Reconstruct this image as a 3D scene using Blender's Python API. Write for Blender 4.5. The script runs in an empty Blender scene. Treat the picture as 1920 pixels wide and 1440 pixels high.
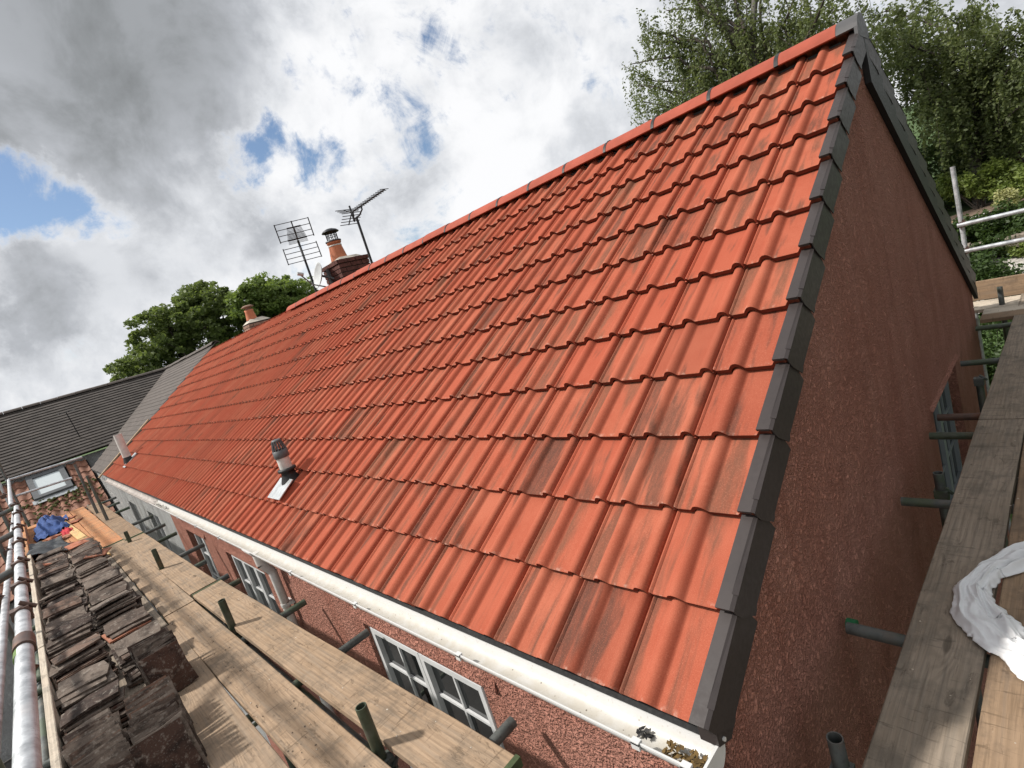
import bpy, math, random
import numpy as np
from mathutils import Vector, Matrix
random.seed(7); RNG = np.random.default_rng(7)
rad = math.radians
scene = bpy.context.scene
COL = scene.collection

# ------------------------------------------------------------------ camera
# axes: X right along the eaves, Y into the house, Z up; origin = front eaves corner at the gable
CAM_R = np.array([[0.67218266, 0.68100412, -0.29052343],
                  [-0.07996435, -0.32332397, -0.94290366],
                  [-0.73605447, 0.657035, -0.16287672]])
CAM_C = np.array([0.82016474, -1.01999255, 1.29182298]); CAM_F = 999.96
cam_d = bpy.data.cameras.new('camera'); cam = bpy.data.objects.new('camera', cam_d); COL.objects.link(cam)
cam_d.sensor_width = 36; cam_d.lens = CAM_F / 1920 * 36; cam_d.clip_start = 0.05; cam_d.clip_end = 2000
r_, d_, f_ = CAM_R
cam.matrix_world = Matrix(((r_[0], -d_[0], -f_[0], CAM_C[0]), (r_[1], -d_[1], -f_[1], CAM_C[1]),
                           (r_[2], -d_[2], -f_[2], CAM_C[2]), (0, 0, 0, 1)))
scene.camera = cam
def ray(px, py):
    v = CAM_R.T @ np.array([(px - 960) / CAM_F, (py - 720) / CAM_F, 1.0]); return v / np.linalg.norm(v)
def at_z(px, py, z): v = ray(px, py); return Vector(CAM_C + (z - CAM_C[2]) / v[2] * v)
def at_y(px, py, y): v = ray(px, py); return Vector(CAM_C + (y - CAM_C[1]) / v[1] * v)
def at_x(px, py, x): v = ray(px, py); return Vector(CAM_C + (x - CAM_C[0]) / v[0] * v)

# ------------------------------------------------------------------ world: sky with broken cloud
SUN = Vector((-0.48, -0.50, 0.72)).normalized()
world = bpy.data.worlds.new('World'); scene.world = world; world.use_nodes = True
wn, wl = world.node_tree.nodes, world.node_tree.links
wn.clear()
def W(t, **k):
    n = wn.new(t)
    for a, b in k.items(): setattr(n, a, b)
    return n
def wmath(op, a, b=None, c=None, clamp=False):
    n = W('ShaderNodeMath', operation=op, use_clamp=clamp)
    for i, x in enumerate((a, b, c)):
        if x is None: continue
        if isinstance(x, (int, float)): n.inputs[i].default_value = x
        else: wl.new(x, n.inputs[i])
    return n.outputs[0]
def wramp(x, lo, hi):
    n = W('ShaderNodeMapRange', interpolation_type='SMOOTHSTEP')
    wl.new(x, n.inputs[0]); n.inputs[1].default_value = lo; n.inputs[2].default_value = hi
    return n.outputs[0]
sky = W('ShaderNodeTexSky', sky_type='NISHITA'); sky.sun_disc = False
sky.sun_elevation = math.asin(SUN.z); sky.sun_rotation = math.atan2(SUN.x, SUN.y)
sky.air_density = 1.0; sky.dust_density = 0.6; sky.ozone_density = 2.0
bg_sky = W('ShaderNodeBackground'); bg_sky.inputs[1].default_value = 0.12; wl.new(sky.outputs[0], bg_sky.inputs[0])
tc = W('ShaderNodeTexCoord'); sep = W('ShaderNodeSeparateXYZ'); wl.new(tc.outputs['Generated'], sep.inputs[0])
den = wmath('ADD', wmath('MAXIMUM', sep.outputs[2], 0.0), 0.45)
cmb = W('ShaderNodeCombineXYZ')
wl.new(wmath('DIVIDE', sep.outputs[0], den), cmb.inputs[0]); wl.new(wmath('DIVIDE', sep.outputs[1], den), cmb.inputs[1])
def wnoise(vec, scale, detail, rough, off, dist=0.0):
    m = W('ShaderNodeMapping'); wl.new(vec, m.inputs[0]); m.inputs['Location'].default_value = off
    n = W('ShaderNodeTexNoise'); wl.new(m.outputs[0], n.inputs[0])
    n.inputs['Scale'].default_value = scale; n.inputs['Detail'].default_value = detail
    n.inputs['Roughness'].default_value = rough; n.inputs['Distortion'].default_value = dist
    return n
G = tc.outputs['Generated']
fine = wnoise(G, 5.2, 12, 0.64, (3.1, 1.7, 0.4), 0.35)
wisp = wnoise(G, 14.0, 9, 0.68, (8.1, 0.7, 3.4), 0.6)
puff = wnoise(G, 7.5, 9, 0.60, (1.3, 9.2, 2.0), 0.25)
midn = wnoise(G, 3.1, 7, 0.55, (4.4, 0.8, 1.0), 0.2)
warp = wnoise(tc.outputs['Generated'], 4.5, 7, 0.62, (0.3, 0.9, 0.1), 0.0)
wv = W('ShaderNodeVectorMath', operation='SUBTRACT'); wl.new(warp.outputs['Color'], wv.inputs[0]); wv.inputs[1].default_value = (0.5, 0.5, 0.5)
ws = W('ShaderNodeVectorMath', operation='SCALE'); wl.new(wv.outputs[0], ws.inputs[0]); ws.inputs['Scale'].default_value = 0.13
wd = W('ShaderNodeVectorMath', operation='ADD'); wl.new(tc.outputs['Generated'], wd.inputs[0]); wl.new(ws.outputs[0], wd.inputs[1])
wdn = W('ShaderNodeVectorMath', operation='NORMALIZE'); wl.new(wd.outputs[0], wdn.inputs[0])
def lobe(px, py, deg0, deg1):
    d = ray(px, py); n = W('ShaderNodeVectorMath', operation='DOT_PRODUCT')
    wl.new(wdn.outputs[0], n.inputs[0]); n.inputs[1].default_value = tuple(d)
    return wramp(n.outputs['Value'], math.cos(rad(deg1)), math.cos(rad(deg0)))
def total(xs):
    t = xs[0]
    for x in xs[1:]: t = wmath('ADD', t, x)
    return t
# gaps of blue in the cloud, and the two thick grey banks
gaps = total([wmath('MULTIPLY', lobe(-10, 366, 1.5, 5.4), .9), wmath('MULTIPLY', lobe(90, 378, .8, 4.4), .9), wmath('MULTIPLY', lobe(180, 388, .3, 3.2), .8), lobe(430, 300, .4, 3.6), lobe(515, 292, .6, 4.2), lobe(600, 312, .4, 3.6),
              wmath('MULTIPLY', lobe(828, 95, .2, 3.0), .5), wmath('MULTIPLY', lobe(770, 285, .3, 2.8), .55), wmath('MULTIPLY', lobe(750, 200, .2, 3.0), .3),
              wmath('MULTIPLY', lobe(20, 700, 1, 9), .8), wmath('MULTIPLY', lobe(800, 440, .3, 4), .6), wmath('MULTIPLY', lobe(580, 500, .3, 5), .6), wmath('MULTIPLY', lobe(310, 250, .3, 6), .35)])
greys = total([wmath('MULTIPLY', lobe(110, 10, 3, 18), .66), wmath('MULTIPLY', lobe(260, 70, 1, 11), .22), wmath('MULTIPLY', lobe(30, 560, 1, 6), .34),
               wmath('MULTIPLY', lobe(170, 525, 1, 6), .30), wmath('MULTIPLY', lobe(330, 475, 1, 5), .22), wmath('MULTIPLY', lobe(480, 470, 1, 5), .18), wmath('MULTIPLY', lobe(760, 380, 1, 5), .16)])
cover0 = wmath('ADD', wmath('ADD', wmath('MULTIPLY', fine.outputs[0], 1.45), wmath('MULTIPLY', wisp.outputs[0], 0.60)), -0.42)
cover = wmath('SUBTRACT', wmath('ADD', cover0, wmath('MULTIPLY', greys, 0.3)), wmath('MULTIPLY', gaps, 0.27))
alpha = wramp(cover, 0.20, 0.47)
shade0 = wmath('ADD', wmath('MULTIPLY', midn.outputs[0], 0.50), wmath('MULTIPLY', puff.outputs[0], 0.50))
rim = wramp(cover, 0.30, 0.60)
thick = wmath('MULTIPLY', wmath('ADD', wmath('MULTIPLY', wramp(shade0, 0.42, 0.63), 0.49), greys), wmath('ADD', wmath('MULTIPLY', rim, 0.5), 0.5))
cr = W('ShaderNodeValToRGB'); wl.new(wmath('MULTIPLY', thick, 0.70), cr.inputs[0])
e = cr.color_ramp.elements
e[0].position = 0.0; e[0].color = (0.98, 0.985, 1.0, 1)
e[1].position = 1.0; e[1].color = (0.20, 0.21, 0.215, 1)
k = e.new(0.20); k.color = (0.74, 0.76, 0.795, 1)
k = e.new(0.42); k.color = (0.50, 0.52, 0.555, 1)
k = e.new(0.70); k.color = (0.31, 0.325, 0.34, 1)
bg_cl = W('ShaderNodeBackground'); wl.new(cr.outputs[0], bg_cl.inputs[0]); bg_cl.inputs[1].default_value = 1.0
mx = W('ShaderNodeMixShader'); wl.new(alpha, mx.inputs[0]); wl.new(bg_sky.outputs[0], mx.inputs[1]); wl.new(bg_cl.outputs[0], mx.inputs[2])
wo = W('ShaderNodeOutputWorld'); wl.new(mx.outputs[0], wo.inputs[0])

# ------------------------------------------------------------------ sun, view
sd = bpy.data.lights.new('sun', 'SUN'); sd.energy = 5.0; sd.angle = rad(3.2); sd.color = (1.0, 0.95, 0.88)
so = bpy.data.objects.new('sun', sd); COL.objects.link(so); so.location = (-10, -20, 40)
so.rotation_euler = SUN.to_track_quat('Z', 'Y').to_euler()
vs = scene.view_settings; vs.view_transform = 'Standard'; vs.look = 'None'; vs.exposure = 0.0; vs.gamma = 1.0
vs.use_curve_mapping = False

# ------------------------------------------------------------------ helpers: materials
class MT:
    """small node builder"""
    def __init__(s, name):
        s.m = bpy.data.materials.new(name); s.m.use_nodes = True
        s.n, s.l = s.m.node_tree.nodes, s.m.node_tree.links
        s.b = s.n['Principled BSDF']; s.out = s.n['Material Output']
    def N(s, t, **k):
        n = s.n.new(t)
        for a, b in k.items(): setattr(n, a, b)
        return n
    def put(s, x, sock):
        if isinstance(x, (int, float)): sock.default_value = x
        elif isinstance(x, tuple): sock.default_value = x if len(x) != 3 or sock.type == 'VECTOR' else (*x, 1)
        else: s.l.new(x, sock)
    def math(s, op, a, b=None, clamp=False):
        n = s.N('ShaderNodeMath', operation=op, use_clamp=clamp); s.put(a, n.inputs[0])
        if b is not None: s.put(b, n.inputs[1])
        return n.outputs[0]
    def ramp(s, x, lo, hi, a=0.0, b=1.0):
        n = s.N('ShaderNodeMapRange', interpolation_type='SMOOTHSTEP'); s.put(x, n.inputs[0])
        for i, v in enumerate((lo, hi, a, b)): n.inputs[i + 1].default_value = v
        return n.outputs[0]
    def mix(s, f, a, b, mode='MIX'):
        n = s.N('ShaderNodeMix', data_type='RGBA', blend_type=mode); s.put(f, n.inputs[0]); s.put(a, n.inputs[6]); s.put(b, n.inputs[7])
        return n.outputs[2]
    def coord(s, kind='Object', scale=(1, 1, 1), rnd=0.0, extra=None):
        t = s.N('ShaderNodeTexCoord'); m = s.N('ShaderNodeMapping'); s.l.new(t.outputs[kind], m.inputs[0])
        m.inputs['Scale'].default_value = scale
        if rnd:
            v = s.N('ShaderNodeVectorMath', operation='SCALE'); v.inputs[0].default_value = (13.1, 7.7, 19.3)
            s.put(s.math('MULTIPLY', extra if extra is not None else s.rand(), rnd), v.inputs['Scale']); s.l.new(v.outputs[0], m.inputs['Location'])
        return m.outputs[0]
    def rand(s): return s.N('ShaderNodeObjectInfo').outputs['Random']
    def noise(s, vec, scale, detail=4, rough=.5, dist=0.0, color=False):
        n = s.N('ShaderNodeTexNoise'); s.put(vec, n.inputs[0]); n.inputs['Scale'].default_value = scale
        n.inputs['Detail'].default_value = detail; n.inputs['Roughness'].default_value = rough; n.inputs['Distortion'].default_value = dist
        return n.outputs['Color' if color else 0]
    def voro(s, vec, scale, feature='F1', out=0):
        n = s.N('ShaderNodeTexVoronoi', feature=feature); s.put(vec, n.inputs[0]); n.inputs['Scale'].default_value = scale
        return n.outputs[out]
    def bump(s, h, strength=.3, dist=.01, normal=None):
        n = s.N('ShaderNodeBump'); n.inputs['Strength'].default_value = strength; n.inputs['Distance'].default_value = dist
        s.put(h, n.inputs['Height'])
        if normal is not None: s.l.new(normal, n.inputs['Normal'])
        s.l.new(n.outputs[0], s.b.inputs['Normal']); return n.outputs[0]
    def set(s, color=None, rough=None, metal=None, spec=None):
        if color is not None: s.put(color, s.b.inputs['Base Color'])
        if rough is not None: s.put(rough, s.b.inputs['Roughness'])
        if metal is not None: s.put(metal, s.b.inputs['Metallic'])
        if spec is not None: s.put(spec, s.b.inputs['Specular IOR Level'])
        return s.m
def plain(name, c, rough=.6, var=.25, scale=6, metal=0.0, bump=0.0, spec=.4, bscale=60, kind='Object', rnd=1.0):
    """a base colour broken up by noise at two scales, with a tint per object"""
    t = MT(name); v = t.coord(kind, rnd=3.0 * rnd)
    a = t.noise(v, scale, 6, .6); b = t.noise(v, scale * 9, 3, .6)
    f = t.math('ADD', t.math('MULTIPLY', a, .7), t.math('MULTIPLY', b, .3))
    dark = tuple(x * (1 - var) for x in c); light = tuple(min(.95, x * (1 + var)) for x in c)
    col = t.mix(t.ramp(f, .3, .7), dark, light)
    if rnd: col = t.mix(t.math('MULTIPLY', t.rand(), .35 * rnd), col, tuple(x * .72 for x in c))
    t.set(col, t.ramp(b, .2, .8, rough - .08, rough + .1), metal, spec)
    if bump: t.bump(t.noise(v, bscale, 4, .6), bump, .004)
    return t.m

M = {}
# --- red concrete roof tiles: brindled streaks running down the slope, in the tile's own coordinates
def tile_material():
    t = MT('red_roof_tile')
    at = t.N('ShaderNodeAttribute', attribute_name='rnd'); at.attribute_type = 'GEOMETRY'
    r = t.math('FRACT', t.math('ADD', t.rand(), at.outputs['Fac']))
    uv = t.N('ShaderNodeUVMap', uv_map='uv'); 
    off = t.N('ShaderNodeCombineXYZ'); t.put(t.math('MULTIPLY', r, 57.0), off.inputs[0]); t.put(t.math('MULTIPLY', r, 31.0), off.inputs[1]); t.put(t.math('MULTIPLY', r, 17.0), off.inputs[2])
    def vec(sx, sy):
        m = t.N('ShaderNodeMapping'); t.l.new(uv.outputs[0], m.inputs[0]); m.inputs['Scale'].default_value = (sx, sy, 1); t.l.new(off.outputs[0], m.inputs['Location']); return m.outputs[0]
    sx = t.N('ShaderNodeSeparateXYZ'); t.l.new(uv.outputs[0], sx.inputs[0]); w = sx.outputs[0]
    base = t.mix(t.ramp(t.noise(vec(1, 1), 5, 4, .6), .3, .7), (.330, .091, .052), (.385, .120, .071))
    r2 = t.math('FRACT', t.math('MULTIPLY', r, 7.31)); r3 = t.math('FRACT', t.math('MULTIPLY', r, 23.7))
    base = t.mix(t.math('MULTIPLY', r2, .55), base, (.33, .062, .034))
    base = t.mix(t.ramp(r3, .72, 1.0, 0, .5), base, (.245, .064, .038))
    # the streaks lie mostly in the two pans
    pan = t.math('ADD', t.ramp(t.math('ABSOLUTE', t.math('SUBTRACT', w, .262)), .02, .05, 1, 0), t.ramp(t.math('ABSOLUTE', t.math('SUBTRACT', w, .118)), .025, .055, 1, 0), clamp=True)
    st = t.noise(vec(15, 1.9), 1.0, 4, .55, .3)
    lim = t.math('ADD', .43, t.math('MULTIPLY', r2, .16))
    streak = t.ramp(t.math('SUBTRACT', t.math('ADD', st, t.math('MULTIPLY', t.math('SUBTRACT', pan, .5), .14)), lim), 0.0, .17)
    gr = t.noise(vec(70, 12), 1.0, 4, .65)
    streak = t.math('MULTIPLY', streak, t.ramp(gr, .25, .65, .62, 1.0))
    col = t.mix(t.math('MULTIPLY', streak, .78), base, t.mix(r3, (.135, .070, .045), (.045, .036, .030)))
    # efflorescence dust at the butt edge and fine pits
    lo = t.math('MULTIPLY', t.ramp(sx.outputs[1], .0, .022, 1, 0), t.ramp(t.noise(vec(40, 40), 1, 4, .6), .52, .68))
    col = t.mix(t.math('MULTIPLY', lo, .5), col, (.52, .34, .27))
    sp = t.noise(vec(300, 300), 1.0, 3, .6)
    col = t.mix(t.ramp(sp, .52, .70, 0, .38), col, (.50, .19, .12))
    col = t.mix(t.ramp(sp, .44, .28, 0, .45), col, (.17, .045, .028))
    # butt ends are mixed to a darker brown
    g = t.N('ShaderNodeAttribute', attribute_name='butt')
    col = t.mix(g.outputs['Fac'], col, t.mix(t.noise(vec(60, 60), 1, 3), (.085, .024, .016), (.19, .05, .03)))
    t.set(col, .93, 0, .10)
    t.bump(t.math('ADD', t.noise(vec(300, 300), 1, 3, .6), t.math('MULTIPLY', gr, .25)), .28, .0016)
    return t.m
M['tile'] = tile_material()
M['ridge'] = plain('red_ridge_tile', (.345, .082, .052), .8, .16, 9, bump=.25, spec=.2, bscale=260)
M['felt'] = plain('black_felt', (.012, .012, .013), .8, .3, 8, bump=.2)
M['verge'] = plain('brown_grey_plastic', (.042, .034, .033), .5, .14, 5, spec=.3, bump=.05, bscale=200)
M['block'] = plain('grey_end_cap', (.07, .068, .07), .5, .15, 6)
def render_material(name, c0, c1, blotch):
    t = MT(name); v = t.coord()
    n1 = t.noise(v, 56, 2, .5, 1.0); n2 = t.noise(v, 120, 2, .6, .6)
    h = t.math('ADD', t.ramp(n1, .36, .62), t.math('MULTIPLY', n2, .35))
    big = t.noise(v, 1.3, 5, .6); mid = t.noise(v, 5, 4, .65)
    vs_ = t.noise(t.coord(scale=(5, 5, .5)), 1, 4, .6)
    col = t.mix(t.ramp(t.math('ADD', t.math('MULTIPLY', big, .6), t.math('MULTIPLY', mid, .4)), .35, .65), c0, c1)
    col = t.mix(t.ramp(vs_, .46, .70, 0, .5), col, blotch)
    col = t.mix(t.ramp(t.noise(v, 2.3, 6, .7, .6), .55, .72, 0, .5), col, tuple(x * .62 for x in blotch))
    col = t.mix(t.ramp(n1, .48, .32, 0, .42), col, tuple(x * .58 for x in c0))  # shade in the roughcast pits is put into the colour
    t.set(col, .9, 0, .15); t.bump(h, 1.0, .035); return t.m
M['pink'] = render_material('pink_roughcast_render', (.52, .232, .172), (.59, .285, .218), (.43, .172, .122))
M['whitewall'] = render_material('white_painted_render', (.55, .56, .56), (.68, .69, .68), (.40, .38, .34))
M['white'] = plain('white_plastic', (.62, .62, .61), .35, .05, 5, spec=.5, rnd=.3)
def gutter_material():
    t = MT('gutter_plastic'); v = t.coord(); s = t.N('ShaderNodeSeparateXYZ'); t.l.new(v, s.inputs[0])
    n = t.noise(v, 14, 6, .65); f = t.noise(v, 90, 4, .6); pt = t.voro(v, 45)
    # dirt that has settled in the channel's bottom
    low = t.ramp(s.outputs[2], .012, -.024)
    d = t.math('MULTIPLY', low, t.ramp(n, .3, .62, .35, 1))
    col = t.mix(t.math('MULTIPLY', d, .55), (.60, .60, .59), (.40, .35, .26))
    sp = t.math('MULTIPLY', t.ramp(pt, .17, .10), t.ramp(n, .5, .56))
    col = t.mix(t.math('MULTIPLY', sp, t.math('MULTIPLY', low, .85)), col, (.09, .065, .04))
    col = t.mix(t.math('MULTIPLY', t.ramp(f, .6, .7), .35), col, (.35, .31, .24))
    t.set(col, .42, 0, .45); return t.m
M['gutter'] = gutter_material()
M['oldgutter'] = plain('old_gutter', (.42, .38, .35), .55, .4, 7)
M['upvc'] = plain('window_frame_white', (.62, .63, .64), .4, .08, 5, rnd=.2)
M['upvcgrey'] = plain('window_frame_grey', (.24, .27, .29), .45, .1, 5, rnd=.2)
def glass_material(name, c):
    t = MT(name); t.set(c, .03, 0, .6); t.b.inputs['IOR'].default_value = 1.5
    t.bump(t.noise(t.coord(), 2.5, 2, .5), .05, .02); return t.m
M['glass'] = glass_material('window_glass', (.012, .014, .015))
M['skyglass'] = glass_material('skylight_glass', (.50, .55, .56))  # pale base stands for the sky reflected in the pane
M['curtain'] = plain('white_net_curtain', (.42, .46, .48), .9, .2, 9, rnd=0)
def wood_material(name, c_lo, c_hi, grey, rough=.85, green=0.0):
    t = MT(name); r = t.rand()
    gl = t.coord('Object', (1.4, 34, 34), 5.0); gf = t.coord('Object', (5, 160, 60), 5.0); iso = t.coord('Object', (1, 1, 1), 5.0)
    warp = t.noise(t.coord('Object', (1.1, 5, 5), 5.0), 1, 3, .5)
    kn = t.N('ShaderNodeTexVoronoi'); t.put(t.coord('Object', (1.35, 5.5, 1), 5.0), kn.inputs[0]); kn.inputs['Scale'].default_value = 1.0; kn.inputs['Randomness'].default_value = 1.0
    knd = kn.outputs['Distance']
    ring = t.N('ShaderNodeTexWave', wave_type='BANDS', bands_direction='Y')
    vm = t.N('ShaderNodeVectorMath', operation='ADD'); t.put(t.coord('Object', (.6, 24, 1), 5.0), vm.inputs[0])
    cx = t.N('ShaderNodeCombineXYZ'); t.put(t.math('ADD', t.math('MULTIPLY', warp, 2.2), t.math('MULTIPLY', t.ramp(knd, .3, 0.0), 1.6)), cx.inputs[1]); t.l.new(cx.outputs[0], vm.inputs[1])
    t.l.new(vm.outputs[0], ring.inputs[0]); ring.inputs['Scale'].default_value = .55; ring.inputs['Distortion'].default_value = 1.2; ring.inputs['Detail'].default_value = 3
    g1 = t.noise(gl, 1, 5, .65, .3); g2 = t.noise(gf, 1, 4, .6)
    col = t.mix(t.ramp(t.noise(iso, 3.2, 5, .6), .3, .7), c_lo, c_hi)
    col = t.mix(t.ramp(ring.outputs['Fac'], .45, .98, 0, .24), col, tuple(x * .55 for x in c_lo))
    col = t.mix(t.ramp(g1, .46, .68, 0, .6), col, grey)
    col = t.mix(t.ramp(g2, .5, .66, 0, .38), col, tuple(x * .42 for x in c_lo))
    # dents and dirty footmarks
    dent = t.noise(t.coord('Object', (9, 26, 9), 5.0), 1, 5, .7, .5)
    col = t.mix(t.ramp(dent, .58, .68, 0, .55), col, tuple(x * .38 for x in c_lo))
    blot = t.noise(iso, 5.5, 6, .7)
    col = t.mix(t.ramp(blot, .46, .68, 0, .62), col, tuple(x * .55 for x in grey))
    sc = t.noise(t.coord('Object', (60, 6, 6), 5.0), 1, 3, .6, 1.0)
    col = t.mix(t.ramp(sc, .60, .68, 0, .5), col, tuple(x * .35 for x in c_lo))
    kmask = t.ramp(knd, .085, .05)
    col = t.mix(t.math('MULTIPLY', kmask, .75), col, tuple(x * .28 for x in c_lo))
    col = t.mix(t.math('MULTIPLY', r, .3), col, grey)
    if green: col = t.mix(t.ramp(t.noise(iso, 2.0, 5, .6), .5, .7, 0, green), col, (.10, .13, .05))
    t.set(col, rough, 0, .2)
    h = t.math('SUBTRACT', t.math('ADD', t.math('MULTIPLY', g2, .5), t.math('MULTIPLY', ring.outputs['Fac'], .35)), t.math('ADD', t.ramp(dent, .56, .7), t.ramp(sc, .64, .72, 0, .5)))
    t.bump(h, .55, .004); return t.m
M['board'] = wood_material('weathered_scaffold_board', (.315, .218, .140), (.385, .275, .185), (.25, .20, .152))
M['boardgrey'] = wood_material('grey_scaffold_board', (.255, .205, .155), (.335, .275, .215), (.19, .165, .135))
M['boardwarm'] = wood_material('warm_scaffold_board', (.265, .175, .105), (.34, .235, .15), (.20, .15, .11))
M['boardorange'] = wood_material('orange_light_tint_board', (.50, .19, .075), (.56, .27, .12), (.36, .22, .13))  # orange light on the far boards is put into the wood colour
M['boardyellow'] = wood_material('new_timber', (.66, .42, .17), (.72, .50, .25), (.5, .36, .2))
M['boardpale'] = wood_material('pale_new_board', (.50, .42, .33), (.60, .52, .42), (.42, .38, .32))
M['boardend'] = plain('green_painted_board_end', (.06, .085, .035), .7, .4, 14)
def tube_material(name, c, metal, rust=0.0, patch=None):
    t = MT(name); v = t.coord('Object', (1, 1, 1), 3.0)
    n = t.noise(v, 12, 6, .65); f = t.noise(t.coord('Object', (1, 1, 1), 3.0), 70, 4, .6)
    col = t.mix(t.ramp(n, .3, .7), tuple(x * .62 for x in c), tuple(min(.9, x * 1.25) for x in c))
    col = t.mix(t.ramp(f, .55, .72, 0, .5), col, tuple(x * .5 for x in c))
    if rust: col = t.mix(t.ramp(t.noise(v, 6, 5, .65), .52, .68, 0, rust), col, (.13, .055, .028))
    if patch: col = t.mix(t.ramp(t.noise(v, 3.2, 4, .6), .5, .6, 0, .7), col, patch)
    t.set(col, t.ramp(n, .3, .7, .38, .62), metal, .5); t.bump(f, .12, .002); return t.m
M['galv'] = tube_material('galvanised_tube', (.50, .52, .54), .55, .25)
M['dull'] = tube_material('dull_grey_tube', (.115, .125, .12), .35, .3, (.07, .10, .055))
M['greentube'] = tube_material('green_painted_tube', (.055, .072, .045), .15, .45, (.10, .10, .085))
M['greencap'] = plain('green_plastic_cap', (.012, .13, .05), .5, .2, 10)
M['rusty'] = tube_material('rusty_fitting', (.12, .075, .06), .4, .9)
M['greeninside'] = plain('green_tube_inside', (.16, .25, .075), .8, .4, 20)
M['slate'] = None
def slate_material(name, cols):
    t = MT(name); r = t.rand(); v = t.coord('Object', (1, 1, 1), 9.0)
    r2 = t.math('FRACT', t.math('MULTIPLY', r, 9.7))
    base = t.mix(r, cols[0], cols[1]); base = t.mix(t.ramp(r2, .72, .95), base, cols[2])
    n = t.noise(v, 9, 6, .65, .6); m = t.noise(v, 28, 5, .6); f = t.noise(v, 120, 3, .6)
    col = t.mix(t.ramp(n, .42, .64, 0, .85), base, tuple(x * .38 for x in cols[0]))
    col = t.mix(t.ramp(m, .54, .70, 0, .6), col, (.30, .265, .225))
    col = t.mix(t.ramp(f, .58, .72, 0, .4), col, (.33, .30, .27))
    t.set(col, .85, 0, .2); t.bump(t.math('ADD', m, t.math('MULTIPLY', f, .4)), .5, .004); return t.m
M['slate'] = slate_material('old_clay_tile', [(.098, .072, .057), (.175, .142, .117), (.145, .085, .060)])
M['slateo'] = slate_material('orange_clay_tile', [(.42, .15, .085), (.36, .16, .10), (.45, .2, .12)])
M['slatedk'] = slate_material('dark_brown_tile', [(.045, .030, .024), (.065, .044, .035), (.085, .045, .032)])
M['concrete'] = plain('grey_concrete_tile', (.088, .073, .064), .85, .35, 5, bump=.3)
M['concretedk'] = plain('dark_brown_concrete_tile', (.062, .053, .047), .85, .45, 3, bump=.3)
M['pantile'] = plain('old_pantile', (.24, .115, .075), .85, .5, 9, bump=.4, rnd=1.4)
M['lead'] = plain('lead_flashing', (.42, .44, .45), .38, .3, 18, metal=.7, bump=.5, bscale=24)
M['ventgrey'] = plain('pale_grey_vent_pipe', (.60, .58, .55), .6, .22, 14, bump=.1)
M['ventdark'] = plain('dark_grey_cowl', (.10, .105, .11), .5, .2, 10)
M['black'] = plain('black_rubber', (.014, .014, .015), .55, .3, 8)
M['brick'] = plain('dark_red_brick', (.105, .042, .034), .9, .5, 20, bump=.5, rnd=1.5)
M['brickold'] = plain('pale_brown_brick', (.30, .19, .14), .9, .4, 20, bump=.5, rnd=1.2)
M['mortar'] = plain('dark_mortar', (.05, .04, .036), .95, .3, 20)
M['cement'] = plain('pale_cement', (.52, .47, .40), .9, .2, 12, bump=.3)
M['pot'] = plain('terracotta_pot', (.47, .165, .085), .8, .18, 7, bump=.1)
M['antenna'] = plain('dark_aerial_metal', (.032, .034, .038), .5, .2, 10, metal=.4)
M['dish'] = plain('grey_dish', (.42, .44, .45), .55, .12, 8)
M['timber'] = plain('old_timber_batten', (.34, .25, .16), .85, .3, 12, bump=.3)
M['bluecloth'] = plain('blue_cloth', (.035, .075, .22), .9, .35, 12, rnd=0)
M['redcloth'] = plain('red_cloth', (.42, .03, .04), .9, .3, 12, rnd=0)
M['blacksheet'] = plain('dark_sheet', (.05, .055, .058), .5, .3, 10, rnd=0)
def plastic_sheet():
    t = MT('white_plastic_sheet'); t.set((.84, .85, .86), .40, 0, .4)
    v = t.coord(); t.bump(t.math('ADD', t.noise(v, 30, 5, .6, .8), t.math('MULTIPLY', t.noise(v, 9, 3, .5, 1.5), 1.5)), .22, .006)
    tr = t.N('ShaderNodeBsdfTranslucent'); tr.inputs[0].default_value = (.8, .81, .82, 1)
    mxs = t.N('ShaderNodeMixShader'); mxs.inputs[0].default_value = .18
    t.l.new(t.b.outputs[0], mxs.inputs[1]); t.l.new(tr.outputs[0], mxs.inputs[2]); t.l.new(mxs.outputs[0], t.out.inputs[0]); return t.m
M['sheet'] = plastic_sheet()
def leaf_material(name, c0, c1, trans=.3):
    t = MT(name); g = t.N('ShaderNodeNewGeometry'); r = g.outputs['Random Per Island']
    n = t.noise(t.coord('Object'), .7, 3, .6)
    col = t.mix(t.math('ADD', t.math('MULTIPLY', r, .6), t.math('MULTIPLY', n, .4)), c0, c1)
    t.set(col, .55, 0, .35)
    tr = t.N('ShaderNodeBsdfTranslucent'); t.put(t.mix(.5, col, (c1[0] * 1.5, c1[1] * 1.6, c1[2] * .8)), tr.inputs[0])
    mxs = t.N('ShaderNodeMixShader'); mxs.inputs[0].default_value = trans
    t.l.new(t.b.outputs[0], mxs.inputs[1]); t.l.new(tr.outputs[0], mxs.inputs[2]); t.l.new(mxs.outputs[0], t.out.inputs[0]); return t.m
M['birchleaf'] = leaf_material('birch_leaf', (.050, .074, .028), (.185, .212, .090), .40)
M['oakleaf'] = leaf_material('broad_leaf', (.065, .098, .030), (.18, .225, .075), .35)
M['oakleaf2'] = leaf_material('bright_leaf', (.080, .13, .032), (.21, .27, .078), .35)
M['shrubleaf'] = leaf_material('shrub_leaf', (.022, .045, .012), (.07, .115, .03))
M['limeleaf'] = leaf_material('lime_shrub_leaf', (.10, .15, .03), (.22, .27, .07))
M['creamleaf'] = leaf_material('cream_flower', (.35, .36, .16), (.50, .48, .26))
M['purpleleaf'] = leaf_material('purple_leaf', (.030, .013, .020), (.075, .028, .04))
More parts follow.
